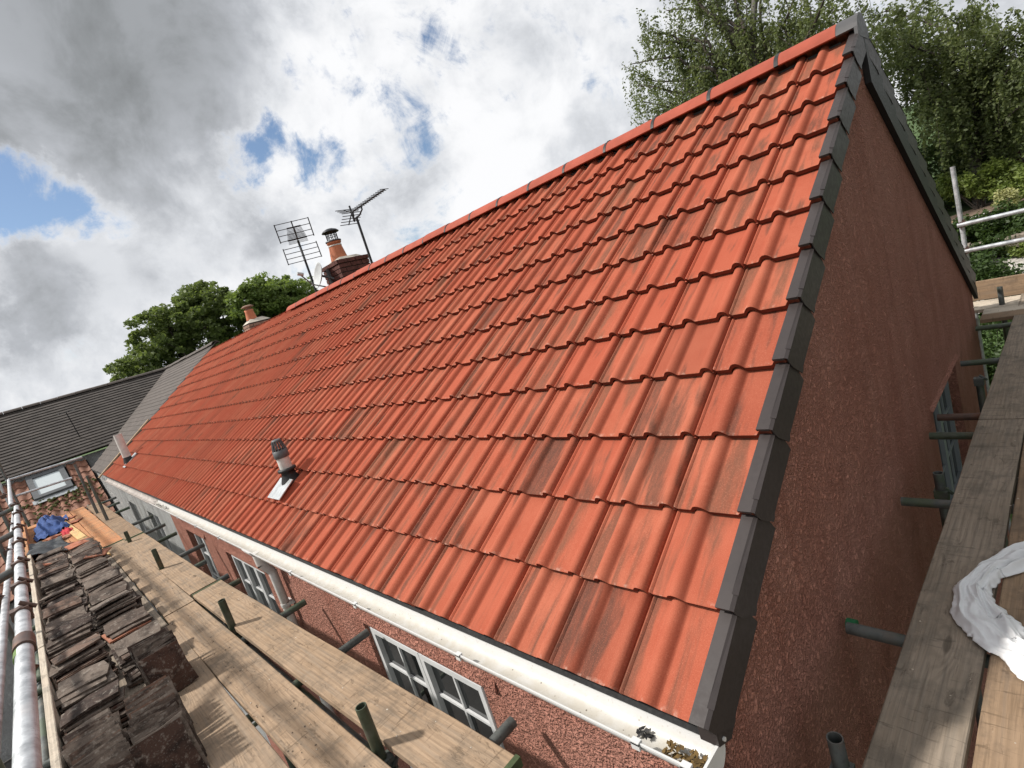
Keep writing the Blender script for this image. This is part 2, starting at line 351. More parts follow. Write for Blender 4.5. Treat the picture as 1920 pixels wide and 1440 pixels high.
M['bark'] = plain('dark_bark', (.055, .045, .037), .95, .4, 8, bump=.5)
M['birchbark'] = plain('birch_bark', (.14, .13, .12), .9, .5, 6, bump=.4)
M['grass'] = plain('grass_ground', (.05, .085, .025), .95, .5, .8, bump=.6, bscale=18, rnd=0)
M['gravel'] = plain('grey_gravel', (.36, .34, .31), .95, .45, 14, bump=.8, bscale=45, rnd=0)
M['paving'] = plain('dark_yard_paving', (.10, .095, .09), .9, .35, 2, bump=.4, rnd=0)
M['stone'] = plain('garden_stone', (.22, .185, .15), .9, .35, 8, bump=.5)
M['shedroof'] = plain('brown_shed_roof', (.16, .115, .085), .9, .3, 5)
M['whitepaint'] = plain('white_painted_board', (.72, .72, .70), .6, .1, 6)
M['rot'] = plain('rotten_leaf_litter', (.12, .075, .025), .95, .7, 40, bump=.8)

# ------------------------------------------------------------------ helpers: meshes and objects
class MB:
    def __init__(s): s.v = []; s.f = []; s.sm = []
    def add(s, vs, fs, smooth=False):
        o = len(s.v); s.v += [tuple(x) for x in vs]; s.f += [tuple(i + o for i in f) for f in fs]; s.sm += [smooth] * len(fs); return s
    def box(s, x0, x1, y0, y1, z0, z1):
        return s.add([(x0, y0, z0), (x1, y0, z0), (x1, y1, z0), (x0, y1, z0), (x0, y0, z1), (x1, y0, z1), (x1, y1, z1), (x0, y1, z1)],
                     [(0, 3, 2, 1), (4, 5, 6, 7), (0, 1, 5, 4), (1, 2, 6, 5), (2, 3, 7, 6), (3, 0, 4, 7)])
    def bevbox(s, x0, x1, y0, y1, z0, z1, b):
        """box with chamfered long edges (octagonal section along X)"""
        pr = [(y0 + b, z0), (y1 - b, z0), (y1, z0 + b), (y1, z1 - b), (y1 - b, z1), (y0 + b, z1), (y0, z1 - b), (y0, z0 + b)]
        return s.prism([(x0, a, c) for a, c in pr], (x1 - x0, 0, 0))
    def prism(s, poly, ext):
        n = len(poly); e = Vector(ext); P = [Vector(p) for p in poly]; Q = [p + e for p in P]
        fs = [tuple(range(n))[::-1], tuple(range(n, 2 * n))] + [(i, (i + 1) % n, n + (i + 1) % n, n + i) for i in range(n)]
        return s.add(P + Q, fs)
    def tube(s, p0, p1, r, n=10, r1=None, cap=True, wall=0.0):
        p0, p1 = Vector(p0), Vector(p1); r1 = r if r1 is None else r1
        d = (p1 - p0).normalized(); a = d.orthogonal().normalized(); b = d.cross(a)
        ring = lambda p, q: [p + (a * math.cos(2 * math.pi * i / n) + b * math.sin(2 * math.pi * i / n)) * q for i in range(n)]
        s.add(ring(p0, r) + ring(p1, r1), [(i, (i + 1) % n, n + (i + 1) % n, n + i) for i in range(n)], True)
        if wall:
            for p, q, dd in ((p0, r, 1), (p1, r1, -1)):
                inn = ring(p, q - wall); deep = ring(p + d * dd * .12, q - wall)
                s.add(ring(p, q) + inn, [(i, n + i, n + (i + 1) % n, (i + 1) % n) for i in range(n)])
                s.add(inn + deep, [(i, n + i, n + (i + 1) % n, (i + 1) % n) for i in range(n)], True)
                s.add(deep, [tuple(range(n))])
        elif cap:
            s.add(ring(p0, r), [tuple(range(n))[::-1]]); s.add(ring(p1, r1), [tuple(range(n))])
        return s
    def path(s, pts, rs, n=6):
        for i in range(len(pts) - 1): s.tube(pts[i], pts[i + 1], rs[i], n, rs[i + 1], cap=(i in (0, len(pts) - 2)))
        return s
    def lathe(s, prof, c, n=16):
        c = Vector(c); vs = []
        for r, z in prof: vs += [c + Vector((r * math.cos(2 * math.pi * i / n), r * math.sin(2 * math.pi * i / n), z)) for i in range(n)]
        fs = [(j * n + i, j * n + (i + 1) % n, (j + 1) * n + (i + 1) % n, (j + 1) * n + i) for j in range(len(prof) - 1) for i in range(n)]
        s.add(vs, fs, True); return s
def mesh_of(name, mb, mats, smooth_all=None):
    me = bpy.data.meshes.new(name); me.from_pydata([tuple(v) for v in mb.v], [], mb.f)
    sm = mb.sm if smooth_all is None else [smooth_all] * len(mb.f)
    me.polygons.foreach_set('use_smooth', sm)
    for m in (mats if isinstance(mats, list) else [mats]): me.materials.append(m)
    me.update(); return me
def wloc(o):
    v = Vector(o.location)
    while o.parent: o = o.parent; v += Vector(o.location)
    return v
def link(o, parent=None, loc=(0, 0, 0)):
    COL.objects.link(o); o.parent = parent
    o.location = Vector(loc) - (wloc(parent) if parent else Vector((0, 0, 0))); return o
def obj(name, mb, mat, parent=None, M4=None, label=None, cat=None, group=None, kind=None, base=False):
    """one mesh object; verts in world space unless M4 (a rotation-translation matrix) places local ones"""
    V = np.array([tuple(v) for v in mb.v], float)
    if M4 is None:
        c = (V.min(0) + V.max(0)) / 2
        if base: c[2] = V[:, 2].min()
        mb.v = [tuple(x) for x in (V - c)]; loc = Vector(c); rot = None
    else: loc, rot = M4.to_translation(), M4.to_euler()
    o = bpy.data.objects.new(name, mesh_of(name, mb, mat)); link(o, parent, loc)
    if rot is not None: o.rotation_euler = rot
    return tag(o, label, cat, group, kind)
def tag(o, label=None, cat=None, group=None, kind=None):
    if label: o['label'] = label
    if cat: o['category'] = cat
    if group: o['group'] = group
    if kind: o['kind'] = kind
    return o
def thing(name, loc, label, cat, group=None):
    o = bpy.data.objects.new(name, None); o.empty_display_size = .2; link(o, None, loc); return tag(o, label, cat, group)
def inst(name, me, parent, loc, rot=None, scale=None):
    o = bpy.data.objects.new(name, me); link(o, parent, loc)
    if rot is not None: o.rotation_euler = rot
    if scale is not None: o.scale = scale
    return o

# ------------------------------------------------------------------ terrain (yard in front, garden bank rising behind)
TP = [(-200, -6), (-30, -5.4), (4, -5.0), (6.5, -4.6), (9, -3.4), (12, -1.9), (14.5, -1.05), (17, -.55), (22, .5), (35, 3.0), (60, 6.5), (120, 11), (900, 30)]
def ground_z(y): return float(np.interp(y, [a for a, b in TP], [b for a, b in TP]))
def sheet(name, xs, ys, fz, mat, kind='structure'):
    mb = MB(); nx, ny = len(xs), len(ys)
    mb.add([(x, y, fz(x, y)) for y in ys for x in xs], [(j * nx + i, j * nx + i + 1, (j + 1) * nx + i + 1, (j + 1) * nx + i) for j in range(ny - 1) for i in range(nx - 1)], True)
    return obj(name, mb, mat, kind=kind)
gx = sorted(set([-900, -300, -120] + list(np.arange(-60, 41, 4.0)) + [80, 200, 900])); gy = sorted(set([-900, -200, -60, -30, -15] + list(np.arange(-8, 40, 1.5)) + [50, 60, 90, 120, 300, 900]))
sheet('ground', gx, gy, lambda x, y: ground_z(y) + .12 * math.sin(x * .7 + y * .4) * (y > 7), M['grass'])
sheet('yard', [-30, -20, -10, 0, 10, 20], [-14, -8, -2, 2, 4.5], lambda x, y: ground_z(y) + .03, M['paving'])
sheet('path', [-6, -3, -1, 0, 1, 2, 4, 8], list(np.arange(12.2, 14.3, .4)), lambda x, y: ground_z(y + .15 * math.sin(x)) + .16, M['gravel'])

# ------------------------------------------------------------------ the red-roofed house
PITCH = 0.598716; GA = 0.314940; TW = 0.30; OFF = -0.04849; NC = 12; NCOL = 50
cp, sp_ = math.cos(PITCH), math.sin(PITCH)
LR = 3.83; YR, ZR = LR * cp, LR * sp_          # ridge line
XE = -14.95                                     # far end of the red roof
YW = 0.08; YB = 2 * YR - YW; XG = 0.02; ZG = -5.0
def roof_pt(u, v, h=0.0): return Vector((-u, v * cp - h * sp_, v * sp_ + h * cp))
house = thing('rendered_house', (-7.4, YR, ZG), 'long pink and white rendered house under a new red tiled roof', 'house')

def wall_with_holes(plane, a0, a1, z0, z1, holes, th, mat, name, parent, top=None):
    """wall slab between a0..a1 along one axis; holes = [(a0,a1,z0,z1)]; plane = ('y', y) front face towards -Y or ('x', x) towards +X"""
    mb = MB(); ax, c = plane
    def P(a, z, d): return (a, c + d, z) if ax == 'y' else (c - d, a, z)
    As = sorted({a0, a1, *[h[0] for h in holes], *[h[1] for h in holes]})
    Zs = sorted({z0, z1, *[h[2] for h in holes], *[h[3] for h in holes]})
    for i in range(len(As) - 1):
        for j in range(len(Zs) - 1):
            ca, cz = (As[i] + As[i + 1]) / 2, (Zs[j] + Zs[j + 1]) / 2
            if any(h[0] < ca < h[1] and h[2] < cz < h[3] for h in holes): continue
            mb.add([P(As[i], Zs[j], 0), P(As[i + 1], Zs[j], 0), P(As[i + 1], Zs[j + 1], 0), P(As[i], Zs[j + 1], 0)], [(0, 1, 2, 3)])
    for h in holes:
        q = [(h[0], h[2]), (h[1], h[2]), (h[1], h[3]), (h[0], h[3])]
        for k in range(4):
            (a, b), (a2, b2) = q[k], q[(k + 1) % 4]
            mb.add([P(a, b, 0), P(a2, b2, 0), P(a2, b2, th), P(a, b, th)], [(0, 3, 2, 1)])
    if top: mb.add([P(a0, z1, 0), P(a1, z1, 0), P(top[0], top[1], 0)], [(0, 1, 2)])
    return obj(name, mb, mat, parent)
# window openings in the front wall (x0, x1, z0, z1)
WIN = [(-2.46, -1.24, -1.50, -.415), (-5.69, -4.42, -1.50, -.45), (-7.62, -6.62, -1.55, -.44)]
WINW = [(-10.9, -9.75, -1.6, -.52), (-13.3, -12.3, -1.6, -.54)]
ZT = -.06
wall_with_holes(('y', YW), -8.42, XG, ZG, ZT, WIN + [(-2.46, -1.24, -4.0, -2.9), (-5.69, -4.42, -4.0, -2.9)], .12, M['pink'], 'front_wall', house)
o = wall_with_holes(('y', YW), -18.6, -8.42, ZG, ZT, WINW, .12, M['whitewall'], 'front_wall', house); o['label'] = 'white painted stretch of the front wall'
GW = [(3.47, 4.64, -1.45, -.37)]
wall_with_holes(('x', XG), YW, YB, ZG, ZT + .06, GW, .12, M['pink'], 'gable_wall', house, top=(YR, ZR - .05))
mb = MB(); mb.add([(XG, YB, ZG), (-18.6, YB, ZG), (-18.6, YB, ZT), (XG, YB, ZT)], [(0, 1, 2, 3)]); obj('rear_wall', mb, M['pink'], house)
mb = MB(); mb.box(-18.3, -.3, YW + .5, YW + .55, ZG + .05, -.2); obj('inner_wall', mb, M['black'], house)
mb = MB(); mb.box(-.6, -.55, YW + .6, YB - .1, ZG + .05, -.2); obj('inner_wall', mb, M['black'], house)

def window(parent, plane, a0, a1, z0, z1, casements, bars, fm, gm, depth=.07, cloth=None):
    ax, c = plane
    def bx(mb, p0, p1, q0, q1, d0, d1):
        if ax == 'y': mb.box(p0, p1, c + d0, c + d1, q0, q1)
        else: mb.box(c - d1, c - d0, p0, p1, q0, q1)
    w = thing('tmp', ((a0 + a1) / 2, c, z0) if ax == 'y' else (c, (a0 + a1) / 2, z0), 'x', 'x'); w.name = 'window'
    del w['label']; del w['category']
    wl_ = Vector(w.location); w.parent = parent; w.location = wl_ - wloc(parent)
    mb = MB(); t = .045
    bx(mb, a0, a0 + t, z0, z1, depth, depth + .06); bx(mb, a1 - t, a1, z0, z1, depth, depth + .06)
    bx(mb, a0 + t, a1 - t, z1 - t, z1, depth, depth + .06); bx(mb, a0 + t, a1 - t, z0, z0 + t, depth, depth + .06)
    obj('outer_frame', mb, fm, w)
    cw = (a1 - a0 - 2 * t) / casements
    for k in range(casements):
        b0, b1 = a0 + t + k * cw + .004, a0 + t + (k + 1) * cw - .004
        mb = MB(); s = .036
        bx(mb, b0, b0 + s, z0 + t, z1 - t, depth - .012, depth + .04); bx(mb, b1 - s, b1, z0 + t, z1 - t, depth - .012, depth + .04)
        bx(mb, b0 + s, b1 - s, z1 - t - s, z1 - t - .002, depth - .012, depth + .04); bx(mb, b0 + s, b1 - s, z0 + t + .002, z0 + t + s, depth - .012, depth + .04)
        obj('casement_frame', mb, fm, w)
        mb = MB(); bx(mb, b0 + s, b1 - s, z0 + t + s, z1 - t - s, depth + .018, depth + .024); obj('pane', mb, gm, w)
        nx, nz = bars
        for i in range(1, nx):
            x = b0 + s + (b1 - b0 - 2 * s) * i / nx; mb = MB(); bx(mb, x - .008, x + .008, z0 + t + s, z1 - t - s, depth + .004, depth + .0175); obj('glazing_bar', mb, fm, w)
        for i in range(1, nz):
            z = z0 + t + s + (z1 - z0 - 2 * t - 2 * s) * i / nz; mb = MB(); bx(mb, b0 + s, b1 - s, z - .008, z + .008, depth + .0035, depth + .017); obj('glazing_bar', mb, fm, w)
    mb = MB(); bx(mb, a0 - .03, a1 + .03, z0 - .05, z0 - .002, -.04, depth + .05); obj('sill', mb, fm, w)
    return w
window(house, ('y', YW), *WIN[0], 2, (2, 4), M['upvc'], M['glass'], .025)
window(house, ('y', YW), *WIN[1], 3, (1, 3), M['upvc'], M['glass'], .04)
window(house, ('y', YW), *WIN[2], 2, (1, 3), M['upvc'], M['glass'])
for a in WINW: window(house, ('y', YW), *a, 2, (1, 1), M['upvc'], M['glass'])
window(house, ('x', XG), *GW[0], 2, (2, 3), M['upvcgrey'], M['glass'])
for a0, a1 in ((-2.46, -1.24), (-5.69, -4.42)): window(house, ('y', YW), a0, a1, -4.0, -2.9, 2, (2, 3), M['upvc'], M['glass'])
# render drip mould above each window
for (a0, a1, z0, z1) in WIN:
    mb = MB(); mb.prism([(a0 - .12, YW + .01, z1 + .075), (a0 - .12, YW - .001, z1 + .07), (a0 - .12, YW - .016, z1 + .02), (a0 - .12, YW - .013, z1 + .004), (a0 - .12, YW + .01, z1 + .004)], (a1 - a0 + .24, 0, 0)); obj('drip_mould', mb, M['pink'], house)
mb = MB(); mb.prism([(XG - .01, GW[0][0] - .1, GW[0][3] + .05), (XG + .02, GW[0][0] - .1, GW[0][3] + .01), (XG - .01, GW[0][0] - .1, GW[0][3] + .004)], (0, GW[0][1] - GW[0][0] + .2, 0)); obj('drip_mould', mb, M['pink'], house)

# --- roof: deck, tiles, ridge, dry verge
def slab(u0, u1, v0, v1, h0, h1, mirror=False):
    mb = MB(); vs = []
    for u in (u0, u1):
        for v in (v0, v1):
            for h in (h0, h1):
                p = roof_pt(u, v, h)
                if mirror: p.y = 2 * YR - p.y
                vs.append(p)
    mb.add(vs, [(0, 1, 3, 2), (4, 6, 7, 5), (0, 4, 5, 1), (2, 3, 7, 6), (0, 2, 6, 4), (1, 5, 7, 3)]); return mb
roof = obj('roof', slab(.02, -XE, .03, LR, -.075, -.045), M['felt'], house)
roof['label'] = 'front slope of new red interlocking tiles'
rroof = obj('roof', slab(.02, -XE, .03, LR - .03, -.075, -.045, True), M['felt'], house); rroof['label'] = 'rear roof slope'
mb = slab(-.0, -XE, -.016, .05, -.030, -.020); obj('eaves_felt', mb, M['felt'], roof)
mb = MB(); mb.box(XE, XG - .03, .035, .058, -.22, -.03); obj('fascia_board', mb, M['whitepaint'], house)

PROF = [(.0, -.006), (.001, .010), (.004, .0195), (.010, .0265), (.019, .0300), (.030, .0290), (.039, .0235), (.046, .0150), (.051, .0070), (.0555, .0015), (.060, 0), (.064, 0),
        (.152, 0), (.156, 0), (.160, .0015), (.1645, .0075), (.170, .0160), (.178, .0250), (.188, .0300), (.199, .0295), (.209, .0240), (.2165, .0155), (.222, .0072), (.2265, .0015), (.231, 0), (.235, 0),
        (.279, 0), (.282, 0), (.2845, .009), (.2900, .009), (.2930, -.012), (.3035, -.012)]
TLEN = .405; RAISE = .036; TH = .028
def tile_arrays(n_long=2):
    W_ = np.array([p[0] for p in PROF]); H_ = np.array([p[1] for p in PROF]); n = len(W_)
    vs, fs, uv, butt, sm = [], [], [], [], []
    ss = [0.0, .006, TLEN]
    for s in ss:
        for w, h in zip(W_, H_): vs.append((-w, s, h + RAISE * (1 - s / GA) - (.0035 if s == 0 else 0))); uv.append((w, s)); butt.append(0)
    for j in range(2):
        for i in range(n - 1): a = j * n + i; fs.append((a, a + n, a + n + 1, a + 1)); sm.append(True)
    o = len(vs)
    for w, h in zip(W_, H_): vs.append((-w, 0, h + RAISE - .0035)); uv.append((w, 0)); butt.append(1)
    for w, h in zip(W_, H_): vs.append((-w, .004, h + RAISE - TH)); uv.append((w, .03)); butt.append(1)
    for i in range(n - 1): fs.append((o + i, o + i + 1, o + n + i + 1, o + n + i)); sm.append(False)
    o2 = len(vs)   # right-hand drop edge of the first roll
    for s in (0.0, TLEN):
        vs.append((0, s, .002 + RAISE * (1 - s / GA))); vs.append((0, s, RAISE * (1 - s / GA) - TH)); uv += [(0, s)] * 2; butt += [0, 0]
    fs.append((o2, o2 + 1, o2 + 3, o2 + 2)); sm.append(False)
    return np.array(vs), fs, np.array(uv), np.array(butt, float), sm
TV, TF, TUV, TB, TSM = tile_arrays()
def tile_mesh(name, mats4, rnds):
    """mats4: list of 4x4 numpy matrices; one copy of the tile for each, all in one mesh"""
    n = len(TV); V = np.concatenate([TV @ m[:3, :3].T + m[:3, 3] for m in mats4]); k = len(mats4)
    F = [tuple(i + n * j for i in f) for j in range(k) for f in TF]
    me = bpy.data.meshes.new(name); me.from_pydata(V.tolist(), [], F)
    me.polygons.foreach_set('use_smooth', TSM * k)
    a = me.attributes.new('butt', 'FLOAT', 'POINT'); a.data.foreach_set('value', np.tile(TB, k))
    a = me.attributes.new('rnd', 'FLOAT', 'POINT'); a.data.foreach_set('value', np.repeat(np.array(rnds, float), n))
    uvl = me.uv_layers.new(name='uv'); li = np.zeros(len(me.loops), int); me.loops.foreach_get('vertex_index', li)
    uvl.data.foreach_set('uv', np.tile(TUV, (k, 1))[li].ravel()); me.materials.append(M['tile']); me.update(); return me
ROTR = np.array([[1, 0, 0], [0, cp, -sp_], [0, sp_, cp]])
def tile_matrix(col, n, mirror=False):
    jr = lambda s: (random.random() - .5) * 2 * s
    u = OFF + col * TW + jr(.0012); v = n * GA + jr(.0025); h = jr(.0012)
    a = jr(.0035)
    R = ROTR @ np.array([[math.cos(a), -math.sin(a), 0], [math.sin(a), math.cos(a), 0], [0, 0, 1]])
    m = np.eye(4); m[:3, :3] = R; m[:3, 3] = roof_pt(u, v, h)
    return m
cells = []
for n in range(NC):
    for c_ in range(NCOL):
        if c_ == NCOL - 1 and False: continue
        m = tile_matrix(c_, n); d = np.linalg.norm(m[:3, 3] - CAM_C); cells.append((d, c_, n, m))
cells.sort(key=lambda t: t[0])
tme = tile_mesh('roof_tile', [np.eye(4)], [0.0])
# the last course is cut at the ridge
tshort = tme.copy()
for v in tshort.vertices:
    if v.co.y > .3: v.co.z = v.co.z + (.34 - v.co.y) * (-RAISE / GA); v.co.y = .34
rl = wloc(roof)
for d, c_, n, m in cells[:300]:
    o = bpy.data.objects.new('roof_tile', tshort if n == NC - 1 else tme); COL.objects.link(o); o.parent = roof
    mm = Matrix(m.tolist()); o.location = mm.to_translation() - rl; o.rotation_euler = mm.to_euler()
far = cells[300:]
o = bpy.data.objects.new('roof_tiles_far', tile_mesh('roof_tiles_far', [c[3] for c in far], [random.random() for c in far]))
COL.objects.link(o); o.parent = roof; o.location = -rl; o['kind'] = 'stuff'; o['label'] = 'red tiles of the far stretch of the roof'
rear = []
for n in range(NC):
    for c_ in range(NCOL):
        m = tile_matrix(c_, n); f = np.diag([-1.0, -1.0, 1.0]); f4 = np.eye(4); f4[:3, :3] = f; f4[:3, 3] = (XE, 2 * YR, 0); rear.append(f4 @ m)
o = bpy.data.objects.new('roof_tiles_rear', tile_mesh('roof_tiles_rear', rear, [random.random() for c in rear])); COL.objects.link(o); o.parent = rroof; o.location = -wloc(rroof); o['kind'] = 'stuff'
# ridge tiles: half-round, dry-fixed, black joint straps
RZ = ZR + .030
def ridge_mesh(L, R=.132, th=.016, a=70, n=12):
    mb = MB(); vs = []
    for x in (0, L):
        for r in (R, R - th):
            for i in range(n + 1):
                t = rad(-a + 2 * a * i / n); vs.append((x, r * math.sin(t), r * math.cos(t) - R * .52))
    k = n + 1
    fs = [(i, i + 1, 2 * k + i + 1, 2 * k + i) for i in range(n)] + [(k + i, 3 * k + i, 3 * k + i + 1, k + i + 1) for i in range(n)]
    mb.add(vs, fs, True)
    mb.add(vs, [(i, k + i, k + i + 1, i + 1) for i in range(n)] + [(2 * k + i, 2 * k + i + 1, 3 * k + i + 1, 3 * k + i) for i in range(n)])
    mb.add(vs, [(0, 2 * k, 3 * k, k), (n, k + n, 3 * k + n, 2 * k + n)])
    return mb
rm = mesh_of('ridge_tile', ridge_mesh(.446), M['ridge']); sm_ = mesh_of('joint_strap', ridge_mesh(.026, .1350, .018, 70), M['black'])
RJ = [-.40 - .459 * i for i in range(20)]
for i, x in enumerate(RJ[:-1]):
    j = (random.random() - .5) * .010
    inst('ridge_tile', rm, roof, (x - .452, YR, RZ + j)); 
    inst('joint_strap', sm_, roof, (x - .0115, YR, RZ))
    if i < 4: obj('ridge_clip', MB().box(x - .012, x + .014, YR - .02, YR + .02, RZ + .060, RZ + .068), M['black'], roof)
inst('ridge_tile', mesh_of('ridge_tile', ridge_mesh(.335), M['ridge']), roof, (-.392, YR, RZ))
obj('ridge_end_cap', ridge_mesh(.095, .1345, .02, 70), M['block'], roof, Matrix.Translation((-.055, YR, RZ)))
mb = MB(); n = 12
pts = [(.0, .134 * math.sin(rad(-70 + 140 * i / n)), .134 * math.cos(rad(-70 + 140 * i / n)) - .0675) for i in range(n + 1)]
pts = pts + [(0, .135, -.075), (0, -.135, -.075)]
mb.prism([Vector(p) + Vector((.0395, YR, RZ)) for p in pts], (.018, 0, 0)); obj('ridge_end_cap', mb, M['block'], roof)
# black ventilated ridge roll under the ridge tiles
for sgn in (1, -1):
    mb = MB(); mb.box(RJ[-1] + .02, -.05, YR - .004 + sgn * .03 - .075, YR + sgn * .03 + .075, ZR - .035 - .025, ZR - .02); obj('ridge_roll', mb, M['black'], roof) if sgn == 1 else None
# dry verge units
def verge_mesh():
    mb = MB(); L = .352; r = RAISE
    def hz(s): return .036 + r * (1 - s / GA)
    t = .003; wd = .058
    # top flange (over the tile edge), local x to the right (outwards), y up slope
    mb.add([(.006, 0, hz(0)), (.050, 0, hz(0)), (.050, L, hz(L)), (.006, L, hz(L)), (.006, 0, hz(0) - .012), (.050, 0, hz(0) - .012), (.006, L, hz(L) - .012)],
           [(0, 1, 2, 3), (0, 4, 5, 1), (0, 3, 6, 4)])
    mb.add([(.050, 0, hz(0)), (.0615, 0, hz(0) - .006), (.054, L, hz(L) - .006), (.050, L, hz(L))], [(0, 1, 2, 3)])
    # side cheek with its rounded lower corner
    prof = [(0, hz(0) - .006), (.0, hz(0) - .035), (.004, hz(0) - .06), (.016, hz(0) - .088), (.030, hz(0) - .118), (.044, hz(0) - .150), (.060, hz(0) - .152), (.075, hz(0) - .145), (L, hz(L) - .145), (L, hz(L) - .006)]
    ox = lambda q: .0075 * (1 - q / L)
    P = [(.054 + ox(a), a, b) for a, b in prof]; Q = [(.050 + ox(a), a, b) for a, b in prof]; k = len(P)
    mb.add(P + Q, [tuple(range(k))] + [(i, k + i, k + (i + 1) % k, (i + 1) % k) for i in range(k)])
    # locating rib on the arris
    mb.add([(.046, .05, hz(.05) + .003), (.063, .05, hz(.05) - .004), (.0565, L, hz(L) - .004), (.046, L, hz(L) + .003)], [(0, 1, 2, 3)])
    mb.add([(.046, .05, hz(.05) + .003), (.046, .05, hz(.05)), (.063, .05, hz(.05) - .008), (.063, .05, hz(.05) - .004)], [(0, 1, 2, 3)])
    return mb
vme = mesh_of('verge_unit', verge_mesh(), M['verge'])
for n in range(NC):
    v = n * GA - .004
    o = inst('verge_unit', vme, roof, roof_pt(0, v, 0) , (PITCH, 0, 0), (1, (LR - v + .0) / .352 if n == NC - 1 else 1, 1))
    p = roof_pt(0, v, 0); p.y = 2 * YR - p.y
    o = inst('verge_unit', vme, rroof, p, Matrix(((1, 0, 0), (0, -cp, -sp_), (0, sp_, -cp))).to_euler() if False else None)
    # mirrored copy on the rear rake: rotate half a turn about Z, so its cheek is put back on the right by a negative X scale
    o.rotation_euler = (PITCH, 0, math.pi); o.scale = (-1, 1, 1)
vc = MB(); vc.prism([(.0565, -.034, .046), (.0565, -.034, -.055), (.0565, .03, -.085), (.0565, .10, -.03), (.0565, .06, .055)], (-.055, 0, 0)); obj('verge_end_cap', vc, M['verge'], roof, Matrix.Translation((0, .028, .02)))
mb = MB().tube((.050, .02, -.03), (.0625, .02, -.03), .006, 8); obj('screw_head', mb, M['ventgrey'], roof)
# rear verge undercloak, with the shadow gap below the cheek coloured in black
mb = MB(); 
for a in [((.02, YR, ZR - .075), (.02, YB + .12, -.075 - .08 * sp_))]:
    y1 = 2 * YR + .02
    mb.prism([(XG + .002, YR, ZR - .05), (XG + .002, y1, -.08), (XG + .002, y1, -.21), (XG + .002, YR, ZR - .30)], (.034, 0, 0))
obj('verge_undercloak', mb, M['black'], rroof)
# left-hand edge: felt upstand and loose batten
mb = slab(-XE - .02, -XE + .10, 0.0, LR, -.03, .035); obj('edge_felt', mb, M['felt'], house)
mb = slab(-XE + .05, -XE + .17, -.1, 1.55, .045, .075); obj('edge_batten', mb, M['timber'], house)

# --- gutter (half-round channel), brackets, downpipe
GY, GZ, GR = -.036, -.044, .058
def channel(x0, x1, y, z, r, th=.004, n=10):
    mb = MB(); vs = []
    for x in (x0, x1):
        for q in (r, r - th):
            for i in range(n + 1):
                t = math.pi + math.pi * i / n; vs.append((x, y + q * math.cos(t), z + q * math.sin(t)))
    k = n + 1
    mb.add(vs, [(i, 2 * k + i, 2 * k + i + 1, i + 1) for i in range(n)] + [(k + i, k + i + 1, 3 * k + i + 1, 3 * k + i) for i in range(n)], True)
    mb.add(vs, [(0, k, 3 * k, 2 * k), (n, 2 * k + n, 3 * k + n, k + n)] + [(i, i + 1, k + i + 1, k + i) for i in range(n)] + [(2 * k + i, 3 * k + i, 3 * k + i + 1, 2 * k + i + 1) for i in range(n)])
    mb.box(x0, x1, y - r - .004, y - r + .001, z - .004, z + .003)      # rolled front lip
    return mb
gut = obj('gutter', channel(-8.42, .045, GY, GZ, GR), M['gutter'], house)
obj('gutter', channel(XE + .1, -8.45, GY, GZ - .012, GR - .004), M['oldgutter'], house)
mb = MB(); n = 12; mb.prism([(.045, GY + (GR + .005) * math.cos(math.pi + math.pi * i / n), GZ + (GR + .005) * math.sin(math.pi + math.pi * i / n)) for i in range(n + 1)] + [(.045, GY + GR + .005, GZ + .01), (.045, GY - GR - .005, GZ + .01)], (.008, 0, 0)); obj('gutter_end_cap', mb, M['white'], gut)
for x in (.0, -.16, -1.02, -1.95, -2.9, -4.7, -5.6, -6.5, -7.4):
    mb = MB(); mb.box(x - .014, x + .014, GY - GR - .009, GY - GR + .010, GZ - .003, GZ + .007); mb.box(x - .014, x + .014, GY - GR - .009, GY - GR - .004, GZ - .02, GZ + .003)
    mb.add([(x - .012, GY + (GR + .003) * math.cos(math.pi + math.pi * i / 8), GZ + (GR + .003) * math.sin(math.pi + math.pi * i / 8)) for i in range(9)] + [(x + .012, GY + (GR + .003) * math.cos(math.pi + math.pi * i / 8), GZ + (GR + .003) * math.sin(math.pi + math.pi * i / 8)) for i in range(9)], [(i, i + 1, 10 + i, 9 + i) for i in range(8)])
    obj('gutter_bracket', mb, M['white'], gut)
XD = -3.86
obj('gutter_union', channel(XD - .10, XD + .10, GY, GZ - .004, GR + .006), M['white'], gut)
dp = obj('downpipe', MB().path([(XD, GY, GZ - .05), (XD, GY, GZ - .16), (XD - .01, YW - .055, GZ - .26), (XD - .01, YW - .055, ZG + .05)], [.036, .034, .034, .034], 14), M['ventgrey'], house)
mb = MB().tube((XD - .01, YW - .055, -.60), (XD - .01, YW - .055, -.625), .0395, 14); mb.box(XD - .07, XD + .05, YW - .02, YW, -.625, -.60); mb.box(XD + .02, XD + .032, YW - .06, YW - .01, -.625, -.60); obj('pipe_bracket', mb, M['white'], dp)
mb = MB().tube((XD - .01, YW - .055, -2.6), (XD - .01, YW - .055, -2.63), .0395, 14); mb.box(XD - .07, XD + .05, YW - .02, YW, -2.63, -2.6); obj('pipe_bracket', mb, M['white'], dp)
